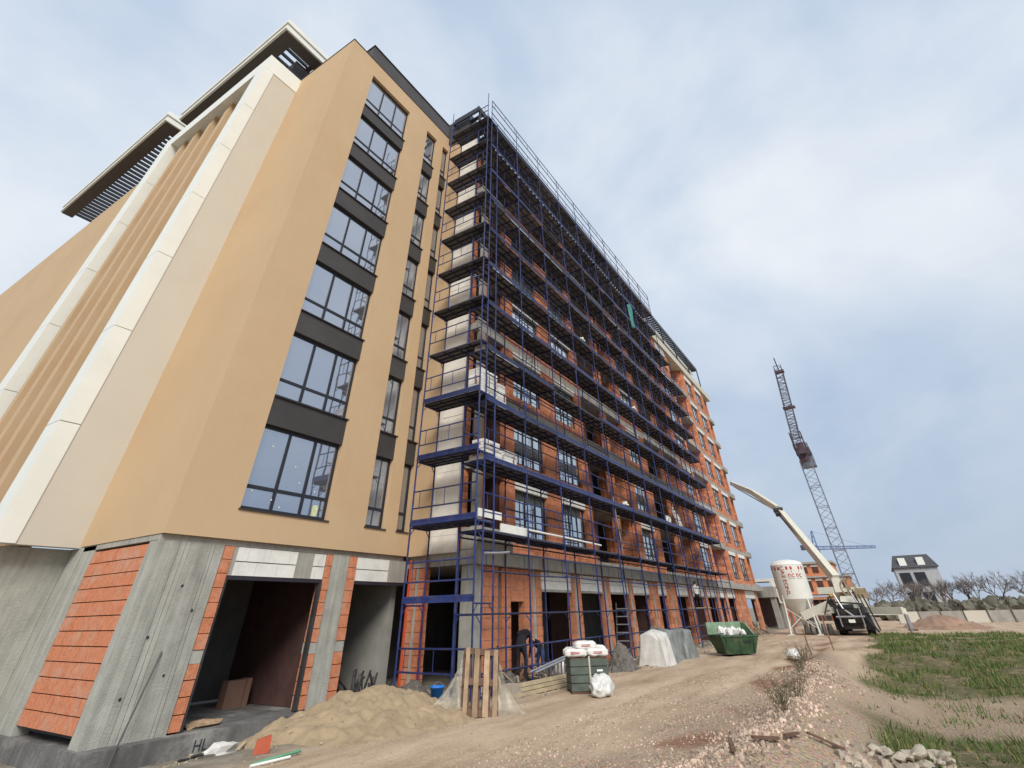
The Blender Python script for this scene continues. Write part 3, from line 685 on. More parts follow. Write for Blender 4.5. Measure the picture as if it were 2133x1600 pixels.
# ------------------------------------------------------------------ goods lying on the decks
def pack(loc, dx, dy, dz, label, txt=True, group='packs of insulation stacked on the scaffold'):
    o = thing('insulation_pack', loc, label, 'insulation pack', group)
    n = max(1, round(dz/.1))
    for i in range(n):
        b = MB(); j = R.uniform(-.01, .01); b.box(j, j, dz*i/n+.004, dx+j, dy+j, dz*(i+1)/n-.004); loc_build(b, 'board', WSACK, o)
    if txt:
        f = min(.16, dz*.4)
        text('AIRA', f, REDP, o, basis((0, 0, 1), (-1, 0, 0), (dx*.75, -.016, dz*.5)) if dz > .45 else basis((1, 0, 0), (0, 0, 1), (dx*.5, -.016, dz*.5)))
        text('AIRA', f, REDP, o, basis((0, 0, 1), (0, 1, 0), (-.016, dy*.35, dz*.5)) if dz > .45 else basis((0, -1, 0), (0, 0, 1), (-.016, dy*.5, dz*.5)))
    return o
pack((13.25, 9.72, Z[2]+.02), 1.1, .6, .34, 'white printed insulation pack lying at the scaffold corner, lowest of the corner packs')
pack((14.55, 9.75, Z[2]+.02), .8, .55, .56, 'taller white insulation pack printed in red standing beside the corner pack')
pack((13.3, 9.75, Z[2]+.40), .95, .5, .3, 'upper white insulation pack lying on the corner pack')
pack((13.0, 9.75, 8.03), .5, .55, .9, 'upright white pack with red vertical letters on the side tower deck')
pack((13.62, 9.75, 8.03), .45, .6, .9, 'second upright white pack with red vertical letters next to the tower corner')
pack((14.25, 9.8, Z[3]+.02), .5, .55, .95, 'upright white pack with red letters nearest the brick pier')
pack((13.3, 9.8, Z[4]+.02), 2.4, .5, .26, 'long low row of white packs on the fifth deck at the corner')
pack((13.4, 9.8, Z[6]+.02), 1.9, .5, .3, 'pale pack lying high on the seventh deck near the corner')
tag(MB().box(14.3, 9.72, Z[1]+.02, 15.95, 9.76, Z[1]+.26).box(13.0, 9.66, Z[1]+.32, 14.25, 9.70, Z[1]+.54).build('white_plank', AAC, loc=(14.3, 9.72, Z[1])), 'pale stencilled boards laid along the lowest corner deck', 'boards')
def tube_thing(pts, r, m_, name, label, cat, group=None):
    b = MB()
    for p, q in zip(pts[:-1], pts[1:]): b.tube(p, q, r, 6)
    return tag(b.build(name, m_, loc=pts[0]), label, cat, group)
tube_thing([(13.2, 9.55, 3.12), (13.9, 9.55, 3.16), (14.5, 9.55, 3.22)], .035, GALV, 'wall_tie', 'pale metal tie tube clamped across posts under the corner slab', 'tie tube')
tube_thing([(15.9, 9.7, Z[1]+.22), (18.4, 9.7, Z[1]+.22), (22.0, 9.7, Z[1]+.2)], .03, WHITE, 'white_rail', 'long white rail lying along the lowest deck', 'rail')
tube_thing([(24.2, 9.75, 6.2), (24.3, 9.75, 5.2), (24.4, 9.72, 4.4), (24.5, 9.75, 3.9)], .03, GALV, 'hanging_hose', 'grey hose hanging down between the second and third deck', 'hose')
def drape(name, m_, label, cat, P, n=14, amp=.08, seed=1, sub=None):
    """hanging sheet: P(u,v) gives a point; wrinkled along u"""
    b = MB(); nv = 10
    pts = []
    for j in range(nv+1):
        for i in range(n+1):
            u, v = i/n, j/nv; p = Vector(P(u, v)); w = noise.noise(Vector((u*7+seed*5, v*1.8, seed)))*amp
            pts.append(p + Vector((w*.6, w, w*.3)))
    b.v = [tuple(p) for p in pts]
    for j in range(nv):
        for i in range(n): b.f.append((j*(n+1)+i, j*(n+1)+i+1, (j+1)*(n+1)+i+1, (j+1)*(n+1)+i)); b.mi.append(0)
    o = b.build(name, m_, loc=P(0, 0), smooth=True)
    s = o.modifiers.new('thick', 'SOLIDIFY'); s.thickness = .012
    return tag(o, label, cat)
drape('hanging_sheet', TARPW, 'torn white sheet hanging over the third deck midway along the scaffold', 'sheet', lambda u, v: (34.2+1.3*u+.25*v, 9.8, 6.95-1.1*v-.5*u*(1-v)), seed=3, amp=.15)
drape('hanging_sheet', WSACK, 'small crumpled white sheet beside the torn one on the third deck', 'sheet', lambda u, v: (32.6+1.0*u, 9.85, 6.35-.5*v), seed=8, amp=.2)
drape('hanging_net', TEAL, 'teal net hanging from a high scaffold deck', 'net', lambda u, v: (32.3+.9*u, 9.6, 21.3-2.2*v+.4*u), seed=5, amp=.15)
for x, z, l_ in ((25.3, 5.95, 'pale bracket sticking out at the end of the lowest deck'), (29.3, 12.0, 'white bracket jutting from a middle deck'), (22.2, 13.95, 'white bracket jutting from a high deck near the brick pier')):
    tag(MB().box(x, 9.58, z, x+.5, 9.66, z+.07).box(x+.2, 9.56, z+.05, x+.27, 9.8, z+.16).build('bracket', WHITE, loc=(x, 9.6, z)), l_, 'bracket', 'pale brackets on the scaffold')

# ------------------------------------------------------------------ sand heap
def heap(name, cx, cy, rx, ry, h, m_, label, cat, seed=0, n=64, power=1.3, bump=.08, kind=None):
    b = MB(); idx = {}
    for j in range(n+1):
        for i in range(n+1):
            u, v = i/n*2-1, j/n*2-1; x, y = cx+u*rx, cy+v*ry; d = math.sqrt(u*u+v*v)
            k = max(0, 1-d*(1+.25*noise.noise(Vector((math.atan2(v, u)*1.3, seed, 2)))))
            z = h*(1-(1-k)**2)**.5*k**.35*.0 + h*(k*k*(3-2*k))**(1/power)
            z += bump*noise.noise(Vector((x*2.2, y*2.2, seed)))*sm(0, .3, k) + bump*.45*noise.noise(Vector((x*7, y*7, seed)))*sm(0, .3, k)
            idx[i, j] = len(b.v); b.v.append((x, y, gz(x, y) - .05 + z if k > 0 else gz(x, y) - .08))
    for j in range(n):
        for i in range(n): b.f.append((idx[i, j], idx[i+1, j], idx[i+1, j+1], idx[i, j+1])); b.mi.append(0)
    return tag(b.build(name, m_, loc=(cx, cy, 0), smooth=True), label, cat, kind=kind)
heap('sand_pile', 9.75, 10.15, 3.4, 2.6, .6, SAND, 'low heap of tan sand in front of the open ground floor bays', 'sand pile', 4, 150, 1.0, .13)

# ------------------------------------------------------------------ loose stones, gravel, grass
def rock(b, x, y, z, s, seed, sub=None):
    # eight-corner stone
    h = [(-1,-1,-.6),(1,-1,-.6),(1,1,-.6),(-1,1,-.6),(-.7,-.7,.7),(.7,-.8,.6),(.7,.7,.7),(-.8,.6,.6)]
    a = seed*1.7; ca, sa = math.cos(a), math.sin(a); P = []
    for px, py, pz in h:
        px *= R.uniform(.6, 1.1); py *= R.uniform(.6, 1.1); pz *= R.uniform(.6, 1.2)
        P.append((x+s*(px*ca-py*sa), y+s*(px*sa+py*ca)*.8, z+s*pz*.8))
    b.hexa(P)
gb = MB()
for i in range(21000):
    if i < 8500: x = 6.5+R.random()**1.4*17; y = ridge(x)+R.gauss(.1, .42)
    else: x = 5+R.random()**1.6*17; y = R.uniform(2.6, 6.2)
    if noise.noise(Vector((x*1.1, y*1.6, 40))) < -.05 and R.random() < .7: continue
    s = R.uniform(.008, .026)*(1.3 if i < 8500 else .62)*R.choice((.7, 1, 1, 1.35))
    rock(gb, x, y, gz(x, y)+s*.25, s, i)
tag(gb.build('gravel', STONE), 'pinkish gravel strewn along the edge of the dirt road', kind='stuff')
rb = MB()
for i in range(900):
    x = R.uniform(5.8, 12); y = R.uniform(-1.2, 1.4)+.04*(12-x)
    if x < 8 and R.random() < .5: continue
    s = R.choice((.015, .02, .03, .04, .06, .09)); rock(rb, x, y, gz(x, y)+s*.3, s*R.uniform(.7, 1.2), i)
for i in range(500):
    x = R.uniform(14, 52); y = R.uniform(8.3, 10.6); s = R.uniform(.02, .07); rock(rb, x, y, gz(x, y)+s*.3, s, i)
for i in range(420):
    x = R.uniform(6.3, 9.2); y = R.uniform(10.4, 12.9); s = R.uniform(.012, .05); rock(rb, x, y, gz(x, y)+s*.3, s, i)
for i in range(420):
    x, y = R.uniform(7, 12.6), R.uniform(8, 12); s = R.uniform(.006, .022)
    u, v = (x-9.75)/3.3, (y-10.15)/2.5; d = math.sqrt(u*u+v*v); k = max(0, 1-d)
    rock(rb, x, y, gz(x, y)-.05+.59*(k*k*(3-2*k))**(1/1.05)+s*.2, s, i)
for i in range(1500):
    x = 5+R.random()**1.4*26; y = R.uniform(3, 9.2); s = R.uniform(.005, .017); rock(rb, x, y, gz(x, y)+s*.2, s, i)
tag(rb.build('rubble', STONEG), 'pale broken rubble scattered over the ground', kind='stuff')
gs = MB()
for i in range(110000):
    x = 9.5+R.random()**1.5*42; y = R.uniform(-14, 1.9)
    n = noise.noise(Vector((x*.35, y*.6, 5))); r = ridge(x)
    d = r-1.15-y+.9*n
    if d < 0: continue
    p2 = noise.noise(Vector((x*.5, y*.8, 17)))
    p2 += .5*noise.noise(Vector((x*1.9, y*1.9, 4)))
    if p2 < -.05 and R.random() < .9: continue
    if R.random() > sm(0, .8, d): continue
    if x < 12.3 and y < 1.0 and R.random() < .9: continue
    if 15.5 < x < 22 and R.random() < .8+.3*noise.noise(Vector((x, y, 3))): continue
    z = gz(x, y); h = R.uniform(.03, .15)*(.9+p2)*R.choice((.6, 1, 1, 1.3)); w = R.uniform(.006, .013)*(1+x*.03); a = R.random()*PI; lx, ly = R.gauss(0, .055), R.gauss(0, .055)
    gs.face([(x-w*math.cos(a), y-w*math.sin(a), z), (x+w*math.cos(a), y+w*math.sin(a), z), (x+lx, y+ly, z+h)])
tag(gs.build('grass', GRASS), 'patchy green grass growing on the right verge', kind='stuff')
for i, (x, y, h) in enumerate(((20.3, 2.95, .8), (21.2, 3.1, .6), (13.6, 2.5, .5), (14.2, 2.3, .45), (12.2, 2.25, .4), (24, 3.2, .7))):
    b = MB()
    for k in range(16):
        a = R.random()*6.28; q = Vector((x+R.gauss(0, .06), y+R.gauss(0, .06), gz(x, y)-.02)); e_ = q+Vector((math.cos(a)*h*.4, math.sin(a)*h*.4, h*R.uniform(.5, 1)))
        b.tube(q, e_, .006, 4, .002)
        for l_ in range(5):
            p = q.lerp(e_, R.uniform(.3, 1)); b.tube(p, p+Vector((R.gauss(0, .06), R.gauss(0, .06), R.uniform(.0, .08))), .007, 3, .001)
    tag(b.build('dry_weed', mat('weed stalks', (.12, .105, .06), .9, .3), loc=(x, y, gz(x, y))), ['tallest dry weed clump on the gravel bank, near the white lump', 'dry weed clump just beyond the tallest one on the bank', 'dry weed clump halfway along the gravel bank', 'small dry weed clump right of the halfway one', 'smallest dry weed clump, nearest the viewer on the bank', 'farthest dry weed clump on the gravel bank'][i], 'weed', 'dry weeds on the gravel bank')
for (x, y, h, l_) in ((31.3, 2.9, 1.3, 'thin reddish stake standing at the grass edge'), (29.0, 3.6, .9, 'short thin stake left of the taller reddish one')):
    tag(MB().tube((x, y, gz(x, y)-.1), (x-.06, y+.05, h), .03, 6).build('stake', BROWN, loc=(x, y, 0)), l_, 'stake')
b = MB().blob((27.6, 4.1, .12), (.32, .28, .2), 3, 2, .3); tag(b.build('white_rock', WSACK, loc=(27.6, 4.1, 0)), 'single white lump lying on the dirt road', 'rock')
for i, (x, y, s) in enumerate(((11.6, .9, .16), (12.0, .55, .22), (11.0, .35, .2), (10.4, 1.1, .13), (10.0, .4, .18), (12.7, .2, .2), (9.6, 1.35, .12), (11.3, -.3, .25))):
    tag(MB().blob((x, y, gz(x, y)+s*.3), (s*1.1, s*.85, s*.5), i+20, 4, .8).build('plaster_lump', mat('plaster lump', (.42, .37, .29), .95, .3, 5, .6, 25, dirt=(.25, .18, .12), dscale=5, damt=.7) if i == 0 else bpy.data.materials['plaster lump'], loc=(x, y, gz(x, y))), ['middling pale plaster lump at the corner of the grass verge', 'large pale plaster lump touching the near grass', 'rounded plaster lump in the middle of the verge heap', 'small plaster lump nearest the rotten boards', 'plaster lump at the near end of the verge heap', 'plaster lump right in front of the grass', 'smallest plaster lump at the near end of the bank', 'largest plaster lump at the outer side of the verge'][i], 'rubble lump', 'plaster lumps at the verge')
for i, (x, y, a) in enumerate(((9.3, 2.2, .5), (9.9, 1.9, .2), (10.6, 1.7, .9), (8.6, 2.3, -.3))):
    tag(MB().bar((x, y, gz(x, y)+.06), (x+.5*math.cos(a), y-.5*math.sin(a), gz(x+.5*math.cos(a), y-.5*math.sin(a))+.05), .05, .03).build('rotten_board', WOODD, loc=(x, y, gz(x, y))), ['rotten board pointing away on the gravel bank, second from the near end', 'rotten board crossing its neighbour on the bank', 'rotten board nearest the plaster lumps', 'rotten board lying alone at the near end of the bank'][i], 'board', 'rotten boards on the bank')

# ------------------------------------------------------------------ things in front of the ground floor
# upright pallet
P = thing('wooden_pallet', (10.95, 8.0, gz(10.95, 8)), 'wooden pallet standing upright, wrapped at the sides in torn film', 'pallet', rz=math.radians(-28)); P.rotation_euler = (math.radians(-17), math.radians(5), math.radians(-44)); P.scale = (1.0, 1, .93)
for i in range(4):
    x = (-.36, -.16, .06, .27)[i]; w = (.09, .11, .12, .1)[i]
    b = MB(); b.box(x, -.07, -.01*(i % 2), x+w, -.05, 1.2-.015*(i % 3)); loc_build(b, 'board', WOOD, P)
    b = MB(); b.box(x-.03+.02*i, .05, 0, x+w+.06, .07, 1.19); loc_build(b, 'board', WOODD, P)
for z in (.0, .53, 1.08):
    b = MB(); b.box(-.38, -.048, z, .4, -.03, z+.12); loc_build(b, 'cross_board', WOODD, P)
    for x in (-.37, -.06, .26):
        b = MB(); b.box(x, -.028, z+.003, x+.13, .048, z+.117); loc_build(b, 'block', WOOD, P)
def film(side, name_label):
    b = MB(); n = 10
    for j in range(n+1):
        for i in range(n+1):
            u, v = i/n, j/n; w = noise.noise(Vector((u*4, v*3, side)))*.06
            b.v.append((side*(.40+u*(.12+.62*(1-v)**1.2))+w, .03+w, 1.12*v*(1-.35*u) ))
    for j in range(n):
        for i in range(n): b.f.append((j*(n+1)+i, j*(n+1)+i+1, (j+1)*(n+1)+i+1, (j+1)*(n+1)+i)); b.mi.append(0)
    loc_build(b, 'film', NETM, P, True)
film(1, ''); film(-1, '')
# blue bucket
BK = thing('bucket', (11.98, 10.02, gz(11.98, 10.02)+.1), 'bright blue plastic bucket standing behind the sand heap', 'bucket')
b = MB().lathe([(.0, .0), (.12, .0), (.17, .3), (.18, .3), (.18, .33), (.165, .33), (.115, .03), (0, .03)], 0, 0, 18); loc_build(b, 'body', BLUE, BK, True)
b = MB(); pts = [Vector((.18*math.cos(t), .18*math.sin(t)*.25-.05, .3+.1*math.sin(t))) for t in [PI*i/8 for i in range(9)]]
for p, q in zip(pts[:-1], pts[1:]): b.tube(p, q, .006, 5)
loc_build(b, 'handle', GALV, BK)
# concrete block
tag(MB().box(13.75, 9.0, gz(14, 9.2), 14.2, 9.35, gz(14, 9.2)+.26).build('concrete_block', mat('cast block', (.36, .31, .25), .9, .12, 5, .4, 30), loc=(13.95, 9.2, 0)), 'square grey brown concrete block beside the scaffold foot', 'concrete block')
# plank stack
for i in range(5):
    z = .04+.075*(i//2); y = 8.6+.28*(i % 2)+.05*i
    tag(MB().bar((13.6+.1*i, y+.45, gz(14, 9)+z), (17.4, y, gz(17, 8.6)+z+.04), .2, .06).build('plank', PLANK, loc=(13.6, y, 0)), ['lower plank of the low stack, on the side of the wall', 'lower plank of the low stack, on the side of the road', 'middle plank of the low stack, on the side of the wall', 'middle plank of the low stack, on the side of the road', 'topmost pale plank of the low stack before the brick wall'][i], 'plank', 'planks stacked in front of the brick wall')
# lattice girder of black steel
GD = thing('lattice_girder', (15.6, 9.35, .1), 'black steel lattice girder lying on timber near the bending worker', 'girder')
b = MB(); a0, a1 = Vector((15.3, 9.2, .36)), Vector((18.6, 9.3, .66)); c0, c1 = a0-Vector((0, .1, .28)), a1-Vector((0, .1, .5))
b.tube(a0, a1, .035, 6); b.tube(a0+Vector((0, .2, 0)), a1+Vector((0, .2, 0)), .03, 6); b.build('chord', GALV, GD)
b = MB(); b.tube(c0, c1, .03, 6); b.build('chord', DARKM, GD)
for i in range(13):
    p = a0.lerp(a1, (i+1)/14); q = c0.lerp(c1, (i+.1)/14); MB().bar(p, q, .05, .02).build('web_bar', DARKM, GD)
# green boards with sacks on top
GP = thing('board_stack', (15.55, 7.7, gz(15.5, 7.7)), 'strapped stack of dark green formwork boxes carrying white sacks', 'board stack', rz=math.radians(-52))
for i in range(4):
    for k in range(2):
        b = MB(); j = R.uniform(-.015, .015); b.box(-.52+k*.53+j, -.38, .05+.165*i, -.01+k*.53+j, .38, .195+.165*i); loc_build(b, 'box', GREENBD, GP)
    b = MB(); b.box(-.5, -.36, .198+.165*i, .5, .36, .212+.165*i); loc_build(b, 'spacer', WOODD, GP)
b = MB(); b.box(-.015, -.392, .0, .03, -.384, .75); loc_build(b, 'strap', FILM, GP)
b = MB(); b.box(.2, -.392, .43, .36, -.386, .47); loc_build(b, 'sticker', WHITE, GP)
b = MB(); b.box(-.52, -.36, 0, .52, -.28, .045); b.box(-.52, .28, 0, .52, .36, .045); loc_build(b, 'skid', WOODD, GP)
def sack(loc, r, rz, label, name='cement_sack', seed=0, print_=True):
    o = thing(name, loc, label, 'sack', 'white sacks on the green stack', rz)
    bm = bmesh.new(); bmesh.ops.create_cube(bm, size=2); bmesh.ops.subdivide_edges(bm, edges=bm.edges, cuts=5, use_grid_fill=True)
    for v in bm.verts:
        x, y, z = v.co; k = 1-.16*(abs(x)**3+abs(y)**3)/2
        z *= (1-.55*max(abs(x)**4, abs(y)**4)); w = noise.noise(Vector((x*2+seed, y*2, z+seed)))*.09
        v.co = (x*r[0]*k+w*.1, y*r[1]*k+w*.1, (z+1)*r[2]*.5+w*r[2]*1.6)
    me = bpy.data.meshes.new('body'); bm.to_mesh(me); bm.free(); me.materials.append(WSACK); me.polygons.foreach_set('use_smooth', [True]*len(me.polygons))
    q = bpy.data.objects.new('body', me); C.objects.link(q); q.parent = o
    if print_:
        b = MB(); b.box(-r[0]*.45, -r[1]*.97, r[2]*.42, r[0]*.3, -r[1]*.94, r[2]*.5); b.box(-r[0]*.45, -r[1]*.97, r[2]*.6, r[0]*.3, -r[1]*.94, r[2]*.64); loc_build(b, 'print', RED, o)
    return o
g0 = Vector(GP.location); a_ = math.radians(-52); ux, uy = Vector((math.cos(a_), math.sin(a_), 0)), Vector((-math.sin(a_), math.cos(a_), 0))
for i, (u, v, z, l_) in enumerate(((-.3, -.1, .71, 'lower left white sack on the green stack'), (.28, -.12, .71, 'lower right white sack on the green stack'), (-.02, -.05, .86, 'top middle white sack with red print on the green stack'), (-.28, .22, .72, 'rear left white sack on the green stack'), (.3, .2, .75, 'rear right white sack on the green stack'))):
    sack(g0+ux*u+uy*v+Vector((0, 0, z)), (.34, .22, .2), a_+R.uniform(-.2, .2), l_, seed=i)
o = thing('plastic_bag', (15.05, 7.05, gz(15.05, 7.05)), 'crumpled clear white plastic bag on the ground before the green stack', 'bag')
b = MB().blob((0, 0, .15), (.36, .26, .24), 5, 4, .2)
for i_, v_ in enumerate(b.v):
    q_ = Vector(v_); w_ = 1+.22*abs(noise.noise(q_*9))-.12*noise.noise(q_*17); b.v[i_] = (v_[0]*w_, v_[1]*w_, max(0, v_[2]*(w_+.1*noise.noise(q_*6))))
loc_build(b, 'bag_film', FILMW, o, True)
sack((19.2, 9.9, gz(19, 10)), (.36, .24, .3), .4, 'white sack behind the black girder', seed=9)
sack((18.5, 10.1, gz(18, 10)), (.3, .22, .42), 1.2, 'second upright white sack behind the black girder', seed=12, print_=False)
# covered stacks
def covered(name, m_, x0, x1, y0, y1, h, label, seed):
    b = MB(); n, nv = 34, 12; per = []
    for i in range(n*4):
        t = i/(n*4)*4; s_, f_ = int(t), t-int(t)
        per.append([(x0+(x1-x0)*f_, y0), (x1, y0+(y1-y0)*f_), (x1-(x1-x0)*f_, y1), (x0, y1-(y1-y0)*f_)][s_])
    cx, cy = (x0+x1)/2, (y0+y1)/2; k = len(per)
    for j in range(nv+1):
        v = j/nv
        for i, (px, py) in enumerate(per):
            w = noise.noise(Vector((px*5+seed, py*5, v*.9)))*.34*(1-.5*v) + noise.noise(Vector((px*1.6, py*1.6, v*2+seed)))*.25
            f_ = .84+.27*(1-v)**1.3+w*.5
            b.v.append((cx+(px-cx)*f_+w*.1, cy+(py-cy)*f_, gz(px, py)+h*v*(1+.3*noise.noise(Vector((px*1.3, py*1.3, seed))))+(.06*noise.noise(Vector((px*6, py*6, 1))) if j == 0 else 0)))
    for j in range(nv):
        for i in range(k): q = (i+1) % k; b.f.append((j*k+i, j*k+q, (j+1)*k+q, (j+1)*k+i)); b.mi.append(0)
    b.v.append((cx, cy, h*1.12)); c = len(b.v)-1
    for i in range(k): b.f.append((nv*k+i, nv*k+(i+1) % k, c)); b.mi.append(0)
    tag(b.build(name, m_, loc=(cx, cy, 0), smooth=True), label, 'covered stack')
covered('covered_stack', TARPW, 23.0, 23.9, 8.0, 9.0, .98, 'stack under a whitish tarpaulin beside the scaffold foot', 2)
covered('covered_stack', TARPG, 24.5, 25.8, 8.2, 9.2, .95, 'stack under dark grey film right beside the white tarpaulin', 6)
covered('covered_stack', TARPG, 26.4, 27.7, 8.1, 9.2, .92, 'stack under grey film nearest the green skip', 11)
heap('rubble_heap', 21.2, 9.0, 1.1, .7, .7, DARKRUB, 'dark rubble heap under the stair ladder', 'rubble heap', 3, 60, .9, .3)
# stair ladder leaning to the first ledger
SL_ = thing('step_ladder', (22.3, 9.2, 0), 'grey steel step ladder leaning against the scaffold', 'ladder')
for y in (9.0, 9.55): b = MB(); b.bar((22.0, y, .1), (23.0, y+.2, 1.95), .03, .1); b.build('stringer', DARKM, SL_)
for i in range(7):
    t = (i+.6)/7.4; b = MB(); x = 22.0+t; z = .1+1.85*t; b.box(x-.1, 9.02+.2*t, z, x+.1, 9.53+.2*t, z+.03); b.build('tread', GALV, SL_)
# green skip
SK = thing('skip', (29.1, 6.72, 0), 'green steel skip filled with white foam waste on the dirt road', 'skip', rz=math.radians(-47)); SK.scale = (.84, .84, .92)
b = MB(); w0, w1, d0, d1 = .85, 1.1, .5, .72
b.hexa([(-w0, -d0, .06), (w0, -d0, .06), (w0, d0, .06), (-w0, d0, .06), (-w1, -d1, .72), (w1, -d1, .72), (w1, d1, .72), (-w1, d1, .72)]); loc_build(b, 'hull', GREEN, SK)
b = MB(); b.box(-w1-.04, -d1-.04, .72, w1+.04, -d1+.03, .79); b.box(-w1-.04, d1-.03, .72, w1+.04, d1+.04, .79); b.box(-w1-.04, -d1+.031, .72, -w1+.03, d1-.031, .79); b.box(w1-.03, -d1+.031, .72, w1+.04, d1-.031, .79); loc_build(b, 'rim', GREEN, SK)
b = MB(); b.box(-w1, d1-.05, .795, w1, d1, 1.28); b.hexa([(w1-.05, -d1+.3, .795), (w1, -d1+.3, .795), (w1, d1-.052, .795), (w1-.05, d1-.052, .795), (w1-.05, d1-.5, 1.2), (w1, d1-.5, 1.2), (w1, d1-.052, 1.27), (w1-.05, d1-.052, 1.27)]); loc_build(b, 'extension_wall', GREENL, SK)
for x in (-.8, 0, .8): b = MB(); b.hexa([(x-.04, -.56, .1), (x+.04, -.56, .1), (x+.04, -.5, .1), (x-.04, -.5, .1), (x-.04, -d1-.03, .7), (x+.04, -d1-.03, .7), (x+.04, -d1+.02, .7), (x-.04, -d1+.02, .7)]); loc_build(b, 'rib', GREEN, SK)
text('TNMK', .2, DARKP, SK, basis((1, 0, 0), (0, -.32, .95), (.38, -.665, .5)))
b = MB()
for i in range(16): b.blob((R.uniform(-.75, .8), R.uniform(-.5, .45), .8+R.uniform(0, .16)), R.uniform(.1, .22), i, 1, .4)
fo = b.build('foam_waste', WSACK, loc=(0, 0, 0)); fo.parent = None; fo.location = SK.location; fo.rotation_euler = (0, 0, math.radians(-47)); fo.scale = (.84, .84, .92); tag(fo, 'white foam offcuts heaped inside the green skip', 'waste', kind='stuff')
# debris near the plinth
def lump(loc, r, m_, label, cat, seed, name):
    return tag(MB().blob(loc, r, seed, 2, .45).build(name, m_, loc=loc), label, cat)
lump((6.75, 10.2, gz(6.75, 10.2)+.05), (.3, .14, .12), TARPW, 'crumpled pale sheet on the ground by the concrete plinth', 'sheet', 4, 'crumpled_sheet')
tag(MB().hexa([(6.75,9.35,gz(6.8,9.4)),(6.98,9.25,gz(6.8,9.4)),(7.02,9.33,gz(6.8,9.4)),(6.8,9.42,gz(6.8,9.4)),(6.8,9.38,gz(6.8,9.4)+.16),(7.0,9.3,gz(6.8,9.4)+.2),(7.03,9.36,gz(6.8,9.4)+.2),(6.84,9.44,gz(6.8,9.4)+.16)]).build('red_brick', REDBR, loc=(6.8, 9.4, 0)), 'broken red hollow brick standing on the sand near the plinth', 'brick')
tube_thing([(6.35, 8.75, gz(6.3, 8.8)+.03), (7.15, 8.7, gz(7.1, 8.7)+.05)], .022, GREENP, 'green_pipe', 'green plastic pipe lying on the sand in the foreground', 'pipe')
tube_thing([(6.3, 8.72, gz(6.3, 8.8)+.02), (6.9, 8.62, gz(6.9, 8.6)+.03)], .018, WHITE, 'white_pipe', 'short pale pipe under the green one', 'pipe')
for i, (a, b_) in enumerate((((6.3, 10.6), (7.9, 11.2)), ((6.5, 10.3), (8.1, 11.0)), ((6.9, 10.7), (8.3, 11.5)), ((6.2, 10.1), (7.1, 10.5)))):
    tube_thing([(a[0], a[1], gz(*a)+.05), (b_[0], b_[1], gz(*b_)+.07)], .02, DARKM, 'steel_bar', ['longest dark steel bar lying nearest the concrete plinth', 'dark steel bar lying just in front of the longest plinth bar', 'dark steel bar lying right along the foot of the plinth by the sand', 'shortest dark steel bar lying in front of the plinth bars'][i], 'steel bar', 'steel bars lying along the plinth')
SCR = MB()
for i in range(22):
    x, y = R.uniform(6.2, 8.6), R.uniform(9.8, 12.6); a = R.random()*3
    SCR.bar((x, y, gz(x, y)+.03), (x+.4*math.cos(a), y+.25*math.sin(a), gz(x, y)+.06), .05, .02)
tag(SCR.build('scrap_litter', PLANK), 'small wood scraps littered on the soil below the plinth', kind='stuff')
# stuff inside the first bay and between the blocks
tag(MB().box(10.72, 15.8, -.16, 10.86, 16.1, .42).box(10.2, 15.85, -.16, 10.71, 16.15, .4).build('block_stack', BROWN, loc=(10.7, 15.9, -.16)), 'low brownish block stack inside the first dark bay', 'block stack')
lump((8.6, 13.95, -.12), (.4, .22, .07), WOOD, 'small heap of wood shavings on the floor of the first bay', 'shavings', 2, 'shavings')
SCR = MB()
for i in range(40):
    x, y = R.uniform(12.1, 13.1), R.uniform(12.9, 14.2)
    SCR.bar((x, y, -.1+R.random()*.15), (x+R.uniform(-.6, .6), y+R.uniform(-.2, .4), R.uniform(.0, .55)), .05, .03)
tag(SCR.build('scrap_heap', DARKM), 'tangle of dark steel scrap heaped at the second bay', kind='stuff')
SCR = MB()
for i in range(60):
    x, y = R.uniform(13.9, 17.6), R.uniform(9.75, 10.75); a = R.random()*3
    SCR.k = i % 3; SCR.bar((x, y, gz(x, y)+.03+R.random()*.1), (x+.6*math.cos(a), y+.2*math.sin(a), gz(x, y)+.08+R.random()*.3), .06, .025)
SCR.k = 1; tag(SCR.build('scrap_litter', [WOODD, PLANK, DARKM]), 'wood and steel scraps littered under the scaffold by the brick wall', kind='stuff')
heap('rubble_heap', 15.2, 10.3, 1.9, .6, .32, DARKRUB, 'grey rubble heap under the scaffold at the brick wall', 'rubble heap', 8, 40, 1.2, .2)
heap('rubble_heap', 13.3, 12.2, 1.1, 1.0, .35, DARKRUB, 'grey rubble heap in the dark gap between the blocks', 'rubble heap', 9, 40, 1.2, .2)
SCR = MB()
for i in range(26):
    x, y = R.uniform(40, 52), R.uniform(8.6, 10.6); a = R.random()*3
    SCR.k = i % 3; SCR.bar((x, y, .1), (x+1.2*math.cos(a), y+.5*math.sin(a), .3+R.random()*.6), .12, .04)
SCR.k = 1; tag(SCR.build('timber_litter', [WOODD, PLANK, CONC2]), 'untidy timber offcuts littered beyond the green skip', kind='stuff')

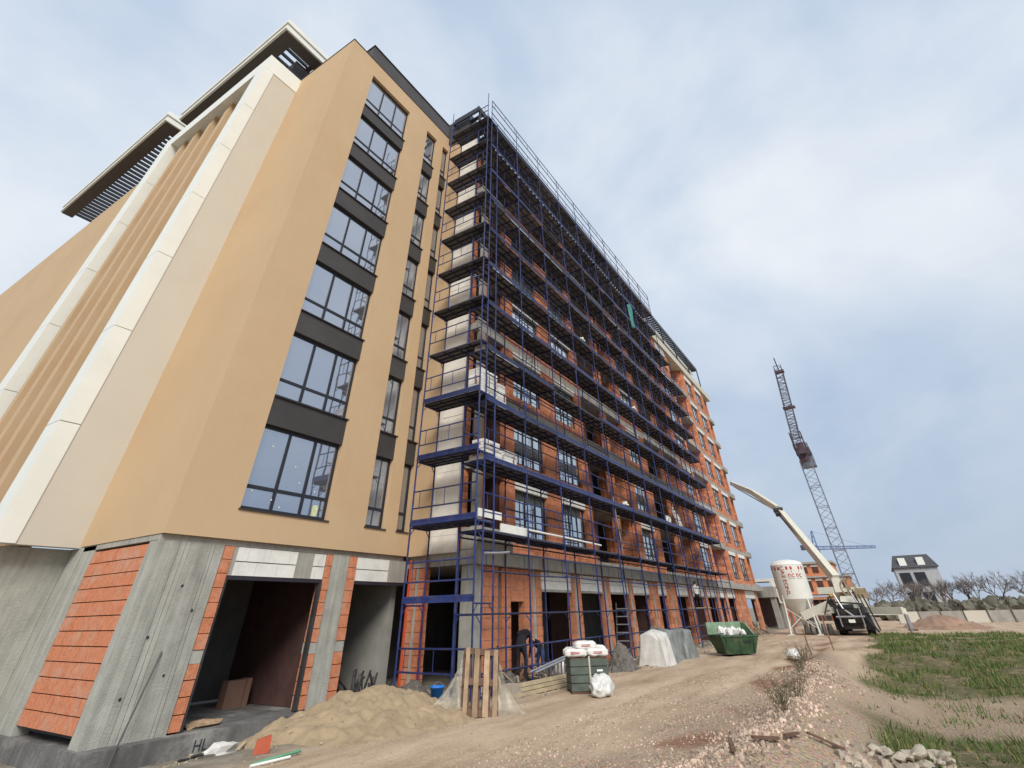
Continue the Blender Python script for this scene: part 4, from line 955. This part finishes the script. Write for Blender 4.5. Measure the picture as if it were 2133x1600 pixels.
# ------------------------------------------------------------------ people
def person(label, loc, rz, J, mats, scale=1., name='person'):
    """J: joint dict -> (pos, radius); bones: list of pairs with material slot"""
    names = list(J); bones = J['__bones__']; names.remove('__bones__')
    me = bpy.data.meshes.new('body'); me.from_pydata([J[n][0] for n in names], [(names.index(a), names.index(b)) for a, b, _ in bones], [])
    o = bpy.data.objects.new('body', me); C.objects.link(o)
    md = o.modifiers.new('skin', 'SKIN'); sd = me.skin_vertices[0].data
    for i, n in enumerate(names): r = J[n][1]; sd[i].radius = (r, r) if not hasattr(r, '__len__') else r
    for i, n in enumerate(names): sd[i].use_root = (n == 'pelvis')
    s2 = o.modifiers.new('sub', 'SUBSURF'); s2.levels = 2; s2.render_levels = 2
    dg = bpy.context.evaluated_depsgraph_get(); dg.update(); nm = bpy.data.meshes.new_from_object(o.evaluated_get(dg)); bpy.data.objects.remove(o)
    nm.materials.clear()
    for mm in mats: nm.materials.append(mm)
    for p in nm.polygons:
        best, bi = 1e9, 0
        for a, b, mi in bones:
            pa, pb = Vector(J[a][0]), Vector(J[b][0]); d = pb-pa; t = max(0, min(1, (p.center-pa).dot(d)/max(d.length_squared, 1e-9))); q = (p.center-pa-d*t).length
            if q < best: best, bi = q, mi
        p.material_index = bi; p.use_smooth = True
    nm.name = 'body'
    root = thing(name, loc, label, 'person', rz=rz); root.scale = (scale,)*3
    q = bpy.data.objects.new('body', nm); C.objects.link(q); q.parent = root
    hd = Vector(J['head'][0]); nk = Vector(J['neck'][0]); upv = (hd-nk).normalized()
    b = MB().blob(hd+upv*.035-Vector((.02, 0, 0)), (.105, .1, .1), 3, 2, .06); loc_build(b, 'hair', mats[3], root, True)
    return root
def hand(J, side, wrist, dirv):
    w = Vector(wrist); d = Vector(dirv).normalized(); s = d.cross(Vector((0, 0, 1))).normalized() if abs(d.z) < .9 else Vector((0, 1, 0))
    J['palm'+side] = (tuple(w+d*.07), .026); bn = [('wrist'+side, 'palm'+side, 0)]
    for i in range(4):
        k = w+d*.10+s*(.03-.02*i); J['k%d%s' % (i, side)] = (tuple(k), .010); J['f%d%s' % (i, side)] = (tuple(k+d*(.05-.006*abs(i-1))+Vector((0, 0, -.02))), .008)
        bn += [('palm'+side, 'k%d%s' % (i, side), 0), ('k%d%s' % (i, side), 'f%d%s' % (i, side), 0)]
    J['th'+side] = (tuple(w+d*.06+s*.055), .010); bn.append(('palm'+side, 'th'+side, 0)); return bn
def body(pelvis, chest, neck, head, sh, elbows, wrists, knees, ankles, toes):
    J = {}
    J['pelvis'] = (pelvis, (.15, .13)); mid = tuple((Vector(pelvis)+Vector(chest))/2); J['waist'] = (mid, (.145, .12)); J['chest'] = (chest, (.17, .14)); J['neck'] = (neck, .06); J['head'] = (head, (.095, .1))
    B_ = [('pelvis', 'waist', 1), ('waist', 'chest', 1), ('chest', 'neck', 1), ('neck', 'head', 0)]
    for i, s in enumerate('LR'):
        J['sh'+s] = (sh[i], .075); J['el'+s] = (elbows[i], .05); J['wrist'+s] = (wrists[i], .034)
        hx = Vector(pelvis)+Vector((0, .1 if s == 'L' else -.1, -.06)); J['hip'+s] = (tuple(hx), .1); J['kn'+s] = (knees[i], .068); J['an'+s] = (ankles[i], .05); J['to'+s] = (toes[i], .042)
        B_ += [('chest', 'sh'+s, 1), ('sh'+s, 'el'+s, 1), ('el'+s, 'wrist'+s, 1), ('pelvis', 'hip'+s, 2), ('hip'+s, 'kn'+s, 2), ('kn'+s, 'an'+s, 2), ('an'+s, 'to'+s, 3)]
        B_ += hand(J, s, wrists[i], Vector(wrists[i])-Vector(elbows[i]))
    J['__bones__'] = B_; return J
bent = lambda: body((0, 0, .86), (.30, 0, 1.12), (.42, 0, 1.16), (.53, 0, 1.12), [(.31, .19, 1.08), (.31, -.19, 1.08)], [(.38, .24, .82), (.40, -.23, .80)], [(.52, .16, .62), (.54, -.14, .60)], [(.06, .12, .47), (.1, -.12, .47)], [(-.04, .13, .07), (.02, -.13, .07)], [(.12, .14, .04), (.18, -.14, .04)])
upr = lambda: body((0, 0, .74), (.06, 0, 1.12), (.09, 0, 1.30), (.13, 0, 1.43), [(.06, .19, 1.19), (.06, -.19, 1.19)], [(.12, .25, .93), (.16, -.22, .95)], [(.3, .16, .85), (.34, -.12, .92)], [(.22, .12, .42), (.2, -.13, .42)], [(.0, .13, .07), (-.04, -.13, .07)], [(.15, .14, .04), (.12, -.14, .04)])
person('worker in black clothes bending forward under the scaffold beside the doorway', (16.05, 10.15, .12), math.radians(12), bent(), [SKIN, BLACKC, BLACKC, HAIR], .98)
person('worker in dark blue trousers bending down opposite the worker in black', (17.35, 10.2, .06), math.radians(165), bent(), [SKIN, BLACKC, JEANS, HAIR], .82)
person('worker in a white top and black trousers standing on the lowest scaffold ledger', (36.9, 10.1, 1.76), math.radians(20), upr(), [SKIN, WHITEC, BLACKC, HAIR], .86)
# two planks on which the high worker stands
tag(MB().box(35.2, 9.75, 1.73, 38.3, 10.0, 1.76).box(35.2, 10.03, 1.73, 38.3, 10.3, 1.76).build('walk_plank', PLANK, loc=(36, 9.8, 1.7)), 'pair of planks laid on the low ledgers under the worker in white', 'planks')

# ------------------------------------------------------------------ silo
SI = thing('mortar_silo', (50, 6.05, 0), 'white dry mortar silo with red lettering on four splayed legs', 'silo')
cx, cy = 50, 6.05
MB().lathe([(1.2, 2.15), (1.2, 4.32)], cx, cy, 40).build('tank', SILO, SI, smooth=True)
MB().lathe([(1.215, 4.32), (1.1, 4.5), (.8, 4.62), (.35, 4.7), (0, 4.72)], cx, cy, 40).build('dome', WSACK, SI, smooth=True)
MB().lathe([(1.2, 2.15), (.75, 1.5), (.22, .85), (.15, .8), (.15, .62), (0, .62)], cx, cy, 32).build('cone', SILO, SI, smooth=True)
b = MB()
for i in range(24):
    if i % 3 == 2: continue
    t0, t1 = 2*PI*i/24+.02, 2*PI*(i+.55)/24; P4 = []
    for t in (t0, t1):
        for z in (4.0, 4.2): P4.append((cx+1.206*math.cos(t), cy+1.206*math.sin(t), z))
    b.face([P4[0], P4[2], P4[3], P4[1]])
b.build('red_band', RED, SI)
for sx_, sy_ in ((-1, -1), (-1, 1), (1, -1), (1, 1)):
    MB().tube((cx+sx_*.82, cy+sy_*.82, 2.4), (cx+sx_*.98, cy+sy_*.98, .06), .065, 8).build('leg', SILO, SI)
    b = MB(); b.box(cx+sx_*.98-.2, cy+sy_*.98-.2, -.02, cx+sx_*.98+.2, cy+sy_*.98+.2, .06); b.build('foot', SILO, SI)
for a, c in (((-1, -1), (-1, 1)), ((-1, 1), (1, 1)), ((1, 1), (1, -1)), ((1, -1), (-1, -1))):
    MB().tube((cx+a[0]*.93, cy+a[1]*.93, .4), (cx+c[0]*.86, cy+c[1]*.86, 1.6), .025, 5).build('brace', SILO, SI)
    MB().tube((cx+c[0]*.93, cy+c[1]*.93, .4), (cx+a[0]*.86, cy+a[1]*.86, 1.6), .025, 5).build('brace', SILO, SI)
def on_silo(t, z, r=1.212):
    return Vector((r*math.cos(t), r*math.sin(t), z))
base = math.atan2(-cy, -cx)
for k, ch in enumerate('UAEEONL'):
    t = base-.36; z = 4.1-.27*k; rad = on_silo(t, 0); tg = Vector((-math.sin(t), math.cos(t), 0))
    # letters stand sideways, reading downwards
    text(ch, .34, RED, SI, basis((0, 0, -1), -tg*-1, Vector((rad.x, rad.y, z))), ext=.003) if False else text(ch, .40, RED, SI, Matrix.Translation((rad.x, rad.y, z)) @ Matrix((Vector((0, 0, -1)), tg, Vector((math.cos(t), math.sin(t), 0)))).transposed().to_4x4(), ext=.003)
for t in (base+.12, base+.6):
    rad = on_silo(t, 0); tg = Vector((-math.sin(t), math.cos(t), 0)); nrm = Vector((math.cos(t), math.sin(t), 0))
    rm = Matrix((tg, Vector((0, 0, 1)), nrm)).transposed().to_4x4()
    text('nc', .5, RED, SI, Matrix.Translation((rad.x, rad.y, 3.66)) @ rm, ext=.003)
    b = MB(); p = Vector((rad.x, rad.y, 0)); b.face([p+tg*.06+Vector((cx, cy, 3.84)), p+tg*.13+Vector((cx, cy, 3.84)), p+tg*.095+Vector((cx, cy, 3.97))]); b.build('logo', RED, SI)
    b = MB(); b.face([p-tg*.22+Vector((cx, cy, 3.42)), p+tg*.22+Vector((cx, cy, 3.42)), p+tg*.22+Vector((cx, cy, 3.45)), p-tg*.22+Vector((cx, cy, 3.45))]); b.build('small_print', GREYP, SI)

# ------------------------------------------------------------------ concrete pump truck
PT = thing('concrete_pump_truck', (54, 2.8, 0), 'white concrete pump truck with outriggers spread and boom raised', 'truck')
b = MB(); b.box(49.0, 1.9, .75, 58.5, 3.5, 1.05); b.build('chassis', DARKM, PT)
b = MB(); b.box(56.6, 1.6, .9, 58.8, 3.9, 2.9); b.build('cab', PUMPW, PT)
for x in (50.2, 51.5, 56.8):
    for y in (1.75, 3.4):
        w_ = MB().tube((x, y, .5), (x, y+.32, .5), .5, 18).build('wheel', RUBBER, PT)
        MB().tube((x, y-.01, .5), (x, y+.33, .5), .24, 12).build('rim', GALV, w_)
b = MB(); b.hexa([(48.3, 2.0, .7), (49.2, 2.0, .6), (49.2, 3.4, .6), (48.3, 3.4, .7), (48.0, 1.8, 1.5), (49.5, 1.8, 1.5), (49.5, 3.6, 1.5), (48.0, 3.6, 1.5)]); b.build('hopper', DARKM, PT)
b = MB(); b.hexa([(48.6, 2.0, 1.52), (49.6, 2.0, 1.52), (49.6, 3.1, 1.52), (48.6, 3.1, 1.52), (49.1, 2.1, 2.15), (50.0, 2.1, 2.25), (50.0, 3.0, 2.25), (49.1, 3.0, 2.15)]); b.build('hopper_hood', PUMPW, PT)
b = MB(); b.box(49.6, 1.75, 1.06, 53.0, 3.65, 1.7); b.build('deck_box', DARKM, PT)
b = MB(); b.tube((47.98, 1.8, 1.05), (47.98, 3.6, 1.05), .06, 8); b.tube((48.0, 2.0, .5), (48.0, 2.0, 1.5), .05, 8); b.tube((48.0, 3.4, .5), (48.0, 3.4, 1.5), .05, 8); b.build('rear_guard', GALV, PT)
for y0, y1 in ((1.5, 2.05), (3.4, 3.9)):
    MB().box(48.75, y0, .3, 48.82, y1, 1.25).build('mud_guard', RUBBER, PT)
    w_ = MB().tube((49.5, y0+.03, .52), (49.5, y1-.08, .52), .52, 20).build('wheel', RUBBER, PT); MB().tube((49.5, y0+.02, .52), (49.5, y1-.07, .52), .26, 12).build('rim', DARKM, w_)
b = MB(); b.box(48.6, 2.1, .35, 48.9, 3.35, .8); b.box(48.5, 2.3, 1.52, 48.56, 3.3, 1.75); b.bar((48.2, 3.55, 1.9), (48.1, 1.7, 1.75), .1); b.bar((48.6, 3.7, 2.2), (48.3, 4.3, 1.2), .08); b.bar((48.3, 1.5, 2.3), (48.5, 1.2, .3), .1); b.bar((48.3, 1.75, 2.3), (48.3, 1.4, .3), .08); b.bar((48.2, 2.0, 1.5), (48.0, 1.3, .2), .12); b.box(48.15, 2.9, .9, 48.3, 3.35, 1.5); b.build('rear_frame', DARKM, PT)
b = MB(); b.bar((49.2, 3.9, 1.75), (49.2, 5.9, 1.1), .3, .5); b.bar((49.4, 3.2, 1.0), (49.2, 4.6, 1.5), .25, .3); b.build('folded_outrigger', PUMPW, PT)
b = MB(); b.tube((48.3, 3.3, 2.4), (48.1, 3.0, 1.5), .07, 8); b.tube((48.1, 3.0, 1.5), (48.0, 2.4, 1.0), .07, 8); b.tube((48.6, 2.2, 2.5), (48.2, 1.9, 1.6), .06, 8); b.build('delivery_pipe', GALV, PT)
b = MB()
for a_, c_ in (((48.2, 3.6, 2.3), (48.0, 2.9, 1.0)), ((48.2, 3.75, 2.2), (47.95, 3.0, .9)), ((48.7, 2.0, 2.6), (48.1, 1.75, 1.2))):
    a_, c_ = Vector(a_), Vector(c_); pr = a_
    for q_ in range(1, 7): t_ = q_/6; n_ = a_.lerp(c_, t_)+Vector((0, 0, -.35*math.sin(PI*t_))); b.tube(pr, n_, .045, 6); pr = n_
b.build('hose', RUBBER, PT)
for k in range(5):
    o = thing('concrete_barrier', (51.0+.15*k, 4.5+.42*k, 0), ['pale concrete barrier nearest the pump truck wheels', 'second pale concrete barrier left of the pump truck', 'middle pale concrete barrier between silo and pump truck', 'fourth pale concrete barrier, nearer the silo', 'pale concrete barrier nearest the silo leg'][k], 'barrier', 'concrete barriers by the pump truck', rz=.25)
    b = MB(); b.hexa([(-.5, -.17, 0), (.5, -.17, 0), (.5, .17, 0), (-.5, .17, 0), (-.48, -.09, .62), (.48, -.09, .62), (.48, .09, .62), (-.48, .09, .62)]); loc_build(b, 'body', CONC2, o)
b = MB(); b.box(47.95, 2.5, .72, 47.99, 2.9, .9); b.build('number_plate', WHITE, PT)
RL = MB(); 
for i in range(20):
    t, q = 2*PI*i/20, 2*PI*(i+1)/20
    for x in (50.2, 50.7): RL.bar((x, 2.3+.5*math.cos(t), 2.75+.5*math.sin(t)), (x, 2.3+.5*math.cos(q), 2.75+.5*math.sin(q)), .08, .1)
for i in range(5): t = 2*PI*i/5; RL.bar((50.2, 2.3, 2.75), (50.2, 2.3+.5*math.cos(t), 2.75+.5*math.sin(t)), .09, .06)
RL.tube((50.1, 2.3, 2.75), (50.8, 2.3, 2.75), .16, 10); RL.build('hose_reel', TAN, PT)
b = MB(); b.box(50.9, 2.0, 1.72, 52.3, 3.4, 2.5); b.box(50.6, 1.2, 2.1, 51.2, 1.95, 2.7); b.build('machine_cover', TAN, PT)
for (x0, y0, x1, y1, z) in ((52.0, 3.6, 50.6, 6.0, 1.35), (52.0, 1.8, 50.6, -.6, 1.3), (55.8, 3.6, 57.5, 6.2, 1.2), (55.8, 1.8, 57.5, -.8, 1.2)):
    o = MB().bar((x0, y0, z+.05), (x1, y1, z), .34, .42).build('outrigger', PUMPW, PT)
    MB().tube((x1, y1, z-.15), (x1, y1, .08), .09, 8).build('jack', GALV, o); q = MB(); q.box(x1-.35, y1-.35, -.02, x1+.35, y1+.35, .08); q.build('pad', WOODD, o)
b = MB(); b.box(53.3, 2.5, 1.06, 54.8, 3.5, 2.2); b.tube((54.0, 3.0, 2.2), (54.0, 3.0, 2.5), .6, 16); b.build('pedestal', PUMPW, PT)
b = MB(); b.hexa([(53.4, 2.75, 2.5), (54.7, 2.75, 2.5), (54.7, 3.45, 2.5), (53.4, 3.45, 2.5), (53.7, 2.85, 3.5), (54.4, 2.85, 3.5), (54.4, 3.4, 3.5), (53.7, 3.4, 3.5)]); b.box(53.4, 3.5, 2.45, 54.3, 4.7, 2.9); b.build('turret', PUMPW, PT)
K0, K1, K2 = Vector((54.0, 3.1, 3.4)), Vector((60.0, 6.3, 9.5)), Vector((66.0, 11.2, 13.6))
def boom(a, b_, w0, w1, name):
    d = (b_-a).normalized(); s = d.cross(Vector((0, 0, 1))).normalized(); u = s.cross(d); P8 = []
    for p, w in ((a, w0), (b_, w1)): P8.append([p-s*w*.45-u*w*.6, p+s*w*.45-u*w*.6, p+s*w*.45+u*w*.6, p-s*w*.45+u*w*.6])
    o = MB(); o.hexa([P8[0][0], P8[0][1], P8[1][1], P8[1][0], P8[0][3], P8[0][2], P8[1][2], P8[1][3]]); return o.build(name, PUMPW, PT)
boom(K0, K1, .62, .5, 'boom'); boom(K1+Vector((-.15, .1, .15)), K1.lerp(K2, .5)+Vector((0, 0, .35)), .46, .42, 'boom'); boom(K1.lerp(K2, .5)+Vector((0, 0, .35)), K2, .42, .34, 'boom')
b = MB(); b.bar(K1+Vector((-.7, .1, -.5)), K1+Vector((.5, .35, .35)), .5, .3); b.tube(K1+Vector((-.3, -.4, 0)), K1+Vector((-.3, .5, 0)), .22, 10); b.build('knuckle', DARKM, PT)
MB().tube(K1+Vector((-.6, .1, -.5)), K0.lerp(K1, .45)+Vector((-.2, 0, -.2)), .07, 6).build('cylinder', DARKM, PT)
MB().tube(K1.lerp(K2, .1)+Vector((0, -.2, -.4)), K2+Vector((0, -.2, -.4)), .06, 6).build('delivery_pipe', GALV, PT)
MB().tube(K0+Vector((-.2, 0, -.6)), K0.lerp(K1, .4)+Vector((0, 0, -.25)), .1, 8).build('cylinder', GALV, PT)

# ------------------------------------------------------------------ tower crane with the jib pointing at the viewer
def lattice(b, a, c, w, n, r=.05, w1=None):
    a = Vector(a); c = Vector(c); d = (c-a).normalized(); u = Vector((0, 0, 1)) if abs(d.z) < .9 else Vector((1, 0, 0)); s = d.cross(u).normalized(); u = s.cross(d); w1 = w if w1 is None else w1
    def cr(t):
        p = a.lerp(c, t); q = (w+(w1-w)*t)/2; return [p-s*q-u*q, p+s*q-u*q, p+s*q+u*q, p-s*q+u*q]
    prev = cr(0)
    for i in range(4): b.bar(cr(0)[i], cr(1)[i], r*1.7)
    for k in range(1, n+1):
        cur = cr(k/n)
        for i in range(4):
            j = (i+1) % 4; b.bar(prev[i] if k % 2 else prev[j], cur[j] if k % 2 else cur[i], r*.8)
            if k % 3 == 0: b.bar(cur[i], cur[j], r)
        prev = cur
TCx = thing('tower_crane', (75, 2.9, 0), 'grey lattice tower crane with its jib pointing towards the viewer', 'crane')
b = MB(); lattice(b, (75, 2.9, 0), (75, 2.9, 16.6), 1.3, 22, .055); b.build('mast', CRANE, TCx)
b = MB(); b.box(74.3, 2.3, 16.6, 75.7, 3.5, 17.2); b.box(73.6, 2.4, 17.3, 74.5, 3.2, 18.6); lattice(b, (75, 2.9, 17.3), (74.6, 2.9, 20.2), 1.3, 4, .07); b.build('slewing_unit', CRANER, TCx)
b = MB(); lattice(b, (74.4, 3.0, 19.2), (65, 2.35, 19.3), .85, 14, .05); b.build('jib_root', CRANE, TCx)
b = MB(); lattice(b, (65, 2.35, 19.3), (48.3, 1.25, 19.4), .85, 30, .038, .6); b.build('jib', CRANE, TCx)
b = MB(); b.box(48.0, .85, 18.95, 48.5, 1.65, 19.15); b.tube((48.2, 1.25, 19.15), (47.6, 1.25, 20.2), .05, 5); b.build('jib_tip', CRANER, TCx)
MB().box(58, 1.3, 18.55, 58.5, 2.5, 18.75).build('trolley', CRANER, TCx)
b = MB(); b.box(76.5, 2.0, 18.6, 83, 3.8, 19.2); b.box(81, 2.0, 17.2, 83, 3.8, 18.6); b.build('counter_jib', CRANE, TCx)
FC = thing('tower_crane', (195, 14, 0), 'distant blue tower crane with a level jib', 'crane')
b = MB(); lattice(b, (195, 13.7, 0), (195, 13.7, 16), 1.6, 14, .12); lattice(b, (195, 13.7, 16), (195, 13.2, 20.5), 1.2, 4, .12, .3); b.build('mast', CRANEB, FC)
b = MB(); lattice(b, (195, 13.2, 15.9), (195, -2.2, 15.2), .8, 26, .09, .5); b.build('jib', CRANEB, FC)
b = MB(); lattice(b, (195, 13.2, 16), (195, 17.0, 16.3), .7, 6, .09); b.box(194.4, 16.2, 15.6, 195.6, 17.8, 16.9); b.build('counter_jib', mat('dark crane weight', (.06, .07, .1), .6), FC)
for q in ((195, 0, 15.6), (195, 16.8, 16.6)): MB().tube((195, 13.2, 20.4), q, .03, 4).build('stay_cable', CRANEB, FC)

heap('soil_bank', 62, -3.2, 5, 3.6, .9, mat('red brown soil', (.30, .19, .13), .95, .2, 1, .6, 20), 'low reddish soil bank right of the pump truck', 'soil bank', 6, 40, 1.0, .2)
# ------------------------------------------------------------------ low podium beyond the brick block and far buildings
PD = thing('podium_building', (64.6, 10, 0), 'low unfinished concrete podium beyond the end of the brick block', 'building')
b = MB(); b.box(64.6, 9.7, 2.5, 80, 14, 3.4); b.build('fascia', CONC2, PD)
for x in (64.8, 67.2, 69.6, 72.2, 75, 78): b = MB(); b.box(x, 9.8, 0, x+.5, 10.3, 2.5); b.build('pillar', CONC2, PD)
b = MB(); b.box(64.6, 12, 0, 80, 12.2, 2.5); b.build('inner_wall', INNER, PD)
b = MB(); b.box(66, 9.62, 2.0, 68.5, 9.69, 3.2); b.box(70, 9.62, 2.0, 72.6, 9.69, 3.2); b.build('white_panel', AAC, PD)
for x in (66.4, 69.0): MB().tube((x, 9.2, 0), (x+.2, 9.4, 3.9), .09, 6).build('red_strut', ORPIPE, PD)
b = MB(); b.box(64.6, 9.7, 3.4, 66.6, 9.9, 3.9); b.box(66.8, 9.5, 3.9, 70.5, 12, 4.15); b.build('upper_panel', AAC, PD)
RB = thing('far_brick_building', (95, 6, 0), 'far red brick building under construction with yellow formwork', 'building')
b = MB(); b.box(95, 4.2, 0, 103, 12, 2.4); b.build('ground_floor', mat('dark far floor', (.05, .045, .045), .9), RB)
for z0, z1, y0 in ((3.0, 5.0, 3.8), (5.2, 6.7, 5.3)):
    w_ = MB().box(95, y0, z0, 103, 12, z1).build('wall', BRICK, RB)
    for k in range(4):
        y = y0+.5+1.5*k; b = MB(); b.box(94.93, y, z0+.4, 94.995, y+.8, z1-.4); b.build('opening', INNER, w_)
        b = MB(); b.box(94.9, y-.1, z1-.36, 94.995, y+.9, z1-.1); b.build('lintel', AAC, w_)
b = MB(); b.box(94.6, 3.6, 5.0, 103, 12, 5.2); b.box(94.6, 5.1, 6.7, 103, 12, 6.95); b.build('slab', CONC2, RB)
b = MB(); b.box(94.4, 3.6, 2.4, 103, 12, 2.75); b.build('slab', mat('far form edge', (.40, .2, .12), .9), RB)
for k in range(12): b = MB(); b.box(94.2, 3.7+.28*k, 2.75, 94.32, 3.92+.28*k, 3.1); b.build('formwork_panel', YELLOW, RB)
for k in range(9): MB().tube((94.6, 4+.9*k, 0), (94.6, 4+.9*k, 2.4), .05, 5).build('prop', ORPIPE, RB)
FB = thing('far_apartment_house', (135, -8, 0), 'distant grey house with a dark mansard roof behind bare trees', 'building')
w_ = MB().box(135, -10, 0, 150, -3.0, 7.3).build('wall', mat('dull far wall', (.40, .40, .41), .9, .1, .5), FB)
for k in range(2):
    for z in (1.2, 4.3): b = MB(); b.box(134.9, -5.3-2.4*k, z, 134.99, -3.5-2.4*k, z+2.2); b.build('window', ANTH, FB)
b = MB(); b.hexa([(134.6, -10.4, 7.3), (150, -10.4, 7.3), (150, -2.6, 7.3), (134.6, -2.6, 7.3), (136.5, -9.4, 9.4), (150, -9.4, 9.4), (150, -3.6, 9.4), (136.5, -3.6, 9.4)]); b.build('roof', SLATE, FB)
for k in range(2): b = MB(); b.box(134.9, -5.4-3*k, 7.6, 136.2, -4.2-3*k, 8.9); b.build('dormer', WHITE, FB)
FW = thing('site_fence', (78, -6, 0), 'low pale hoarding along the far side of the site', 'fence')
for k in range(10): b = MB(); b.box(78+.02*k, -.2-2.0*k-1.95, 0, 78.1+.02*k, -.2-2.0*k, 1.0); b.build('panel', CONC2 if k % 3 else PALE, FW)
for k in range(11): b = MB(); b.box(77.95, -.2-2.0*k-.03, 0, 78.15, -.2-2.0*k+.02, 1.4); b.build('post', DARKM, FW)
def tree(x, y, h, r, label, seed):
    o = thing('bare_tree', (x, y, 0), label, 'tree', 'bare trees behind the site'); rr = random.Random(seed)
    t = MB(); t.tube((0, 0, 0), (0, 0, h*.35), .16, 7, .11); loc_build(t, 'trunk', BARK, o)
    c = MB()
    def br(p, d, l_, w, k):
        q = p+d*l_; c.tube(p, q, w, 4 if k else 5, w*.6, cap=False)
        if k == 4: return
        for i in range(3 if k < 3 else 4):
            nd = (d+Vector((rr.gauss(0, .55), rr.gauss(0, .55), rr.gauss(.12, .35)))).normalized(); br(p.lerp(q, rr.uniform(.5, 1)), nd, l_*rr.uniform(.6, .85), w*.6, k+1)
    for i in range(4): br(Vector((0, 0, h*.3)), Vector((rr.gauss(0, .5), rr.gauss(0, .5), 1)).normalized(), h*.24, .09, 0)
    loc_build(c, 'crown', TWIG, o)
for i, (x, y, h) in enumerate(((112, 1.6, 5.0), (114, -.4, 5.6), (110, -2.6, 5.2), (118, -5.5, 6), (113, -8.5, 5.4), (120, 3.2, 4.2), (116, -12, 6), (112, -4.3, 5.8), (108, -7, 5.6), (111, -10.4, 6), (106, -13.5, 6.2), (109, -17, 6))):
    tree(x, y, h, 2, ['bare grey tree nearest the pump truck', 'bare tree behind the low hoarding', 'bare leafless tree left of the grey house', 'bare tree in front of the grey house door', 'bare tree at the right corner of the grey house', 'small bare tree behind the crane foot', 'bare tree at the far right edge', 'bare tree hiding the left half of the grey house', 'bare tree hiding the middle of the grey house', 'bare tree hiding the right half of the grey house', 'bare tree right of the grey house', 'outermost bare tree right of the grey house'][i], i+3)
hb = MB()
for i in range(400):
    y = R.uniform(-40, 2); x = R.uniform(140, 175); hb.blob((x-52+R.uniform(0, 10), y*.8, R.uniform(.1, 1.2)), R.uniform(.4, 1.1), i, 2, .8)
tag(hb.build('far_scrub', mat('grey brown scrub', (.13, .12, .09), .95, .3, .6), None), 'grey brown line of scrub along the horizon', kind='stuff')
